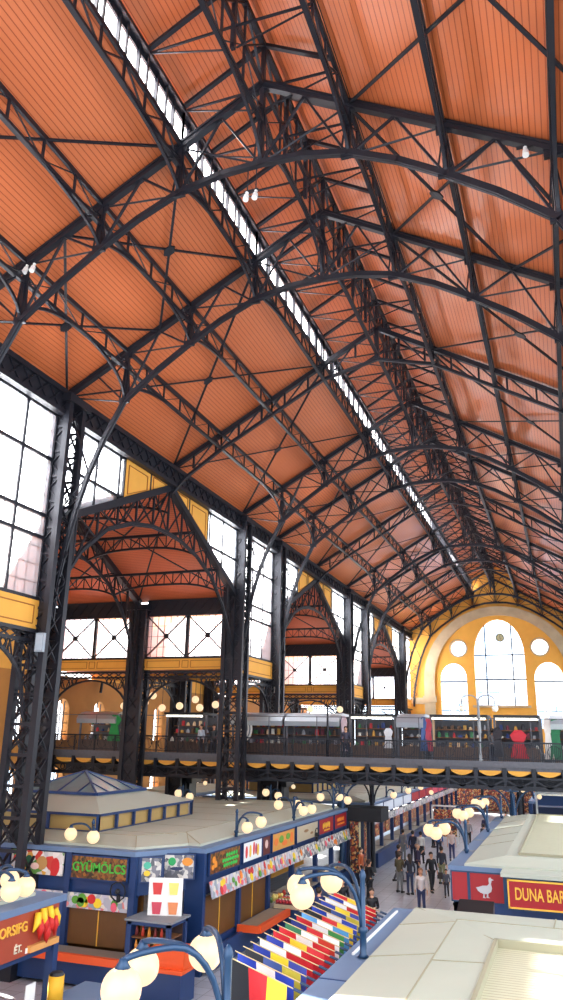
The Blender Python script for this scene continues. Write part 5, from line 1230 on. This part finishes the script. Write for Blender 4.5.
t = thing('yellow_awning', 'yellow and black awning corner in the cross aisle before the goose sign', 'awning', (4.5, 18.7, 3.35)); MB().quadbox([(-.35, -.4, -.2), (.4, -.4, -.2), (.4, .5, .05), (-.35, .5, .05), (-.35, -.4, .0), (.4, -.4, .0), (.4, .5, .3), (-.35, .5, .3)]).build('canopy', BLACK, t); MB().box(-.38, .3, -.42, -.36, -.4, -.12).build('valance', rgb(236, 190, 40), t); MB().box(-.03, .03, .1, .16, -3.35, 0).build('pole', IRON, t)
# ---- R3 dark blue glazed stall beyond, R4 far right row
t = thing('glazed_stall', 'dark blue glazed stall with a white top frame beyond the right block', 'market stall', (8, 49.5, 0)); MB().box(-3.2, 4, -2, 3, 0, 3.6).build('body', rgb(24, 40, 76), t)
f = MB()
for x in (-3.25, -.6, 2): f.box(x-.05, x+.05, -2.1, -2, 0, 4.5)
f.box(-3.3, 4, -2.12, -1.95, 4.3, 4.5); f.build('white_frame', WHITE, t); MB().box(-3.2, 4, -2.05, -2, 3.7, 4.2).build('sign_strip', rgb(40, 70, 120), t)
def far_block(lab, X0, X1, y0, y1, zr_, s, signs, lit):
    t = thing('market_stall_block', lab, 'market stall', (0, 0, 0)); xf = X1 if s > 0 else X0
    roofpoly(t, [(X0, y0), (X1, y0), (X1, y1), (X0, y1)], zr_, zr_+.25, 1.4)
    bb = [y0+.1+k*(y1-y0-.2)/signs for k in range(signs+1)]; bays(t, xf-s*.1, bb, s, top=zr_-.7, base=.8, D=1.6)
    for k, (a, b) in enumerate(zip(bb, bb[1:])):
        m_ = lit(k); board(t, (xf-s*.02, (a+b)/2, zr_-.42), RX*s, b-a-.15, .55, m_, frame=BLUE); 
        board(t, (xf+s*.02, (a+b)/2, zr_-1.0), RX*s, b-a-.15, .4, PH_MENU if k % 2 else PH_BANNER, 'banner')
        board(t, (xf-s*1.3, (a+b)/2, 1.6), RX*s, b-a-.3, 1.3, PH_SHOP, 'goods_display', label='shelves crowded with warm coloured goods')
        if k < 8: MB().box(min(xf-s*.9, xf-s*.82), max(xf-s*.9, xf-s*.82), a+.5, b-.5, 2.35, 2.4).build('tube_light', TUBE, t)
    MB().box(min(xf, xf+s*.35), max(xf, xf+s*.35), y0+.2, y1-.2, .05, .8).build('display_base', BLUE, t)
    return t
fb = far_block('long stall block left of the aisle beyond the bridge with white and red signs', -15, -4.35, 46.6, 84, 3.45, 1, 12, lambda k: RED if k in (4, 5, 6, 9) else (rgb(200, 204, 214) if k < 4 else rgb(200, 70, 90)))
skybox(fb, -13, -8.6, 49, 60, 3.65, 4.3, -12.4, -9.2, 50, 59, 4.6, None)
far_block('long stall block right of the aisle beyond the bridge with red signs', 4.0, 12, 54, 84, 3.45, -1, 10, lambda k: [RED, rgb(190, 60, 90), rgb(70, 90, 140)][k % 3])
far_block('cream roofed stall block in the side aisle behind the tall columns', -22, -16.8, 26, 58, 3.3, 1, 9, lambda k: PH_MENU)
# white framed gate in the aisle
t = thing('white_frame_gate', 'white framed stand in the aisle beyond the bridge', 'frame', (-2.2, 60.5, 0)); f = MB()
for x in (-.9, .9): f.box(x-.05, x+.05, -.05, .05, 0, 2.5)
f.box(-.95, .95, -.05, .05, 2.4, 2.5); f.build('frame', WHITE, t); MB().box(-.8, .8, .06, .1, .4, 2.2).build('panel', PH_SHOP, t)
# black kiosk
t = thing('black_kiosk', 'black topped kiosk at the far corner of the left stall block', 'kiosk', (-3.75, 42.4, 0))
MB().box(-.75, 1.15, -.9, .9, 2.95, 3.6).build('canopy', mat('kiosk_black', (.004, .005, .009), .7), t); f = MB()
for x in (-.65, .1): f.box(x-.08, x+.08, -.75, -.6, 0, 2.95); f.box(x-.08, x+.08, .6, .75, 0, 2.95)
f.box(-.65, .15, -.8, .8, 0, .5); f.build('frame', rgb(24, 34, 60), t); MB().box(-.55, .0, -.6, .6, .5, 2.9).build('goods_panel', PH_SHOP, t); MB().box(-.04, .04, -.85, -.77, .5, 2.9).build('light_bar', rgb(200, 190, 150), t)
# fans / small cctv on left block
for i, (x, y, z, l) in enumerate(((-4.2, 35.6, 2.9, 'dark round fan on the front of the left stall block beside the beige sign'), (-6.35, 22.4, 2.5, 'small dark fan below the end of the green lettered sign'))):
    t = thing('wall_fan', l, 'fan', (x, y, z)); rg = MB(); rings(rg, (0, 0, 0), .26, 'x' if i == 0 else 'y', .03); rg.ball((0, 0, 0), .08, 10, 8); rg.box(-.03, .03, .0, .12, -.3, -.1); rg.build('cage', BLACK, t)
# tension wires with tiny clips across the cross aisle
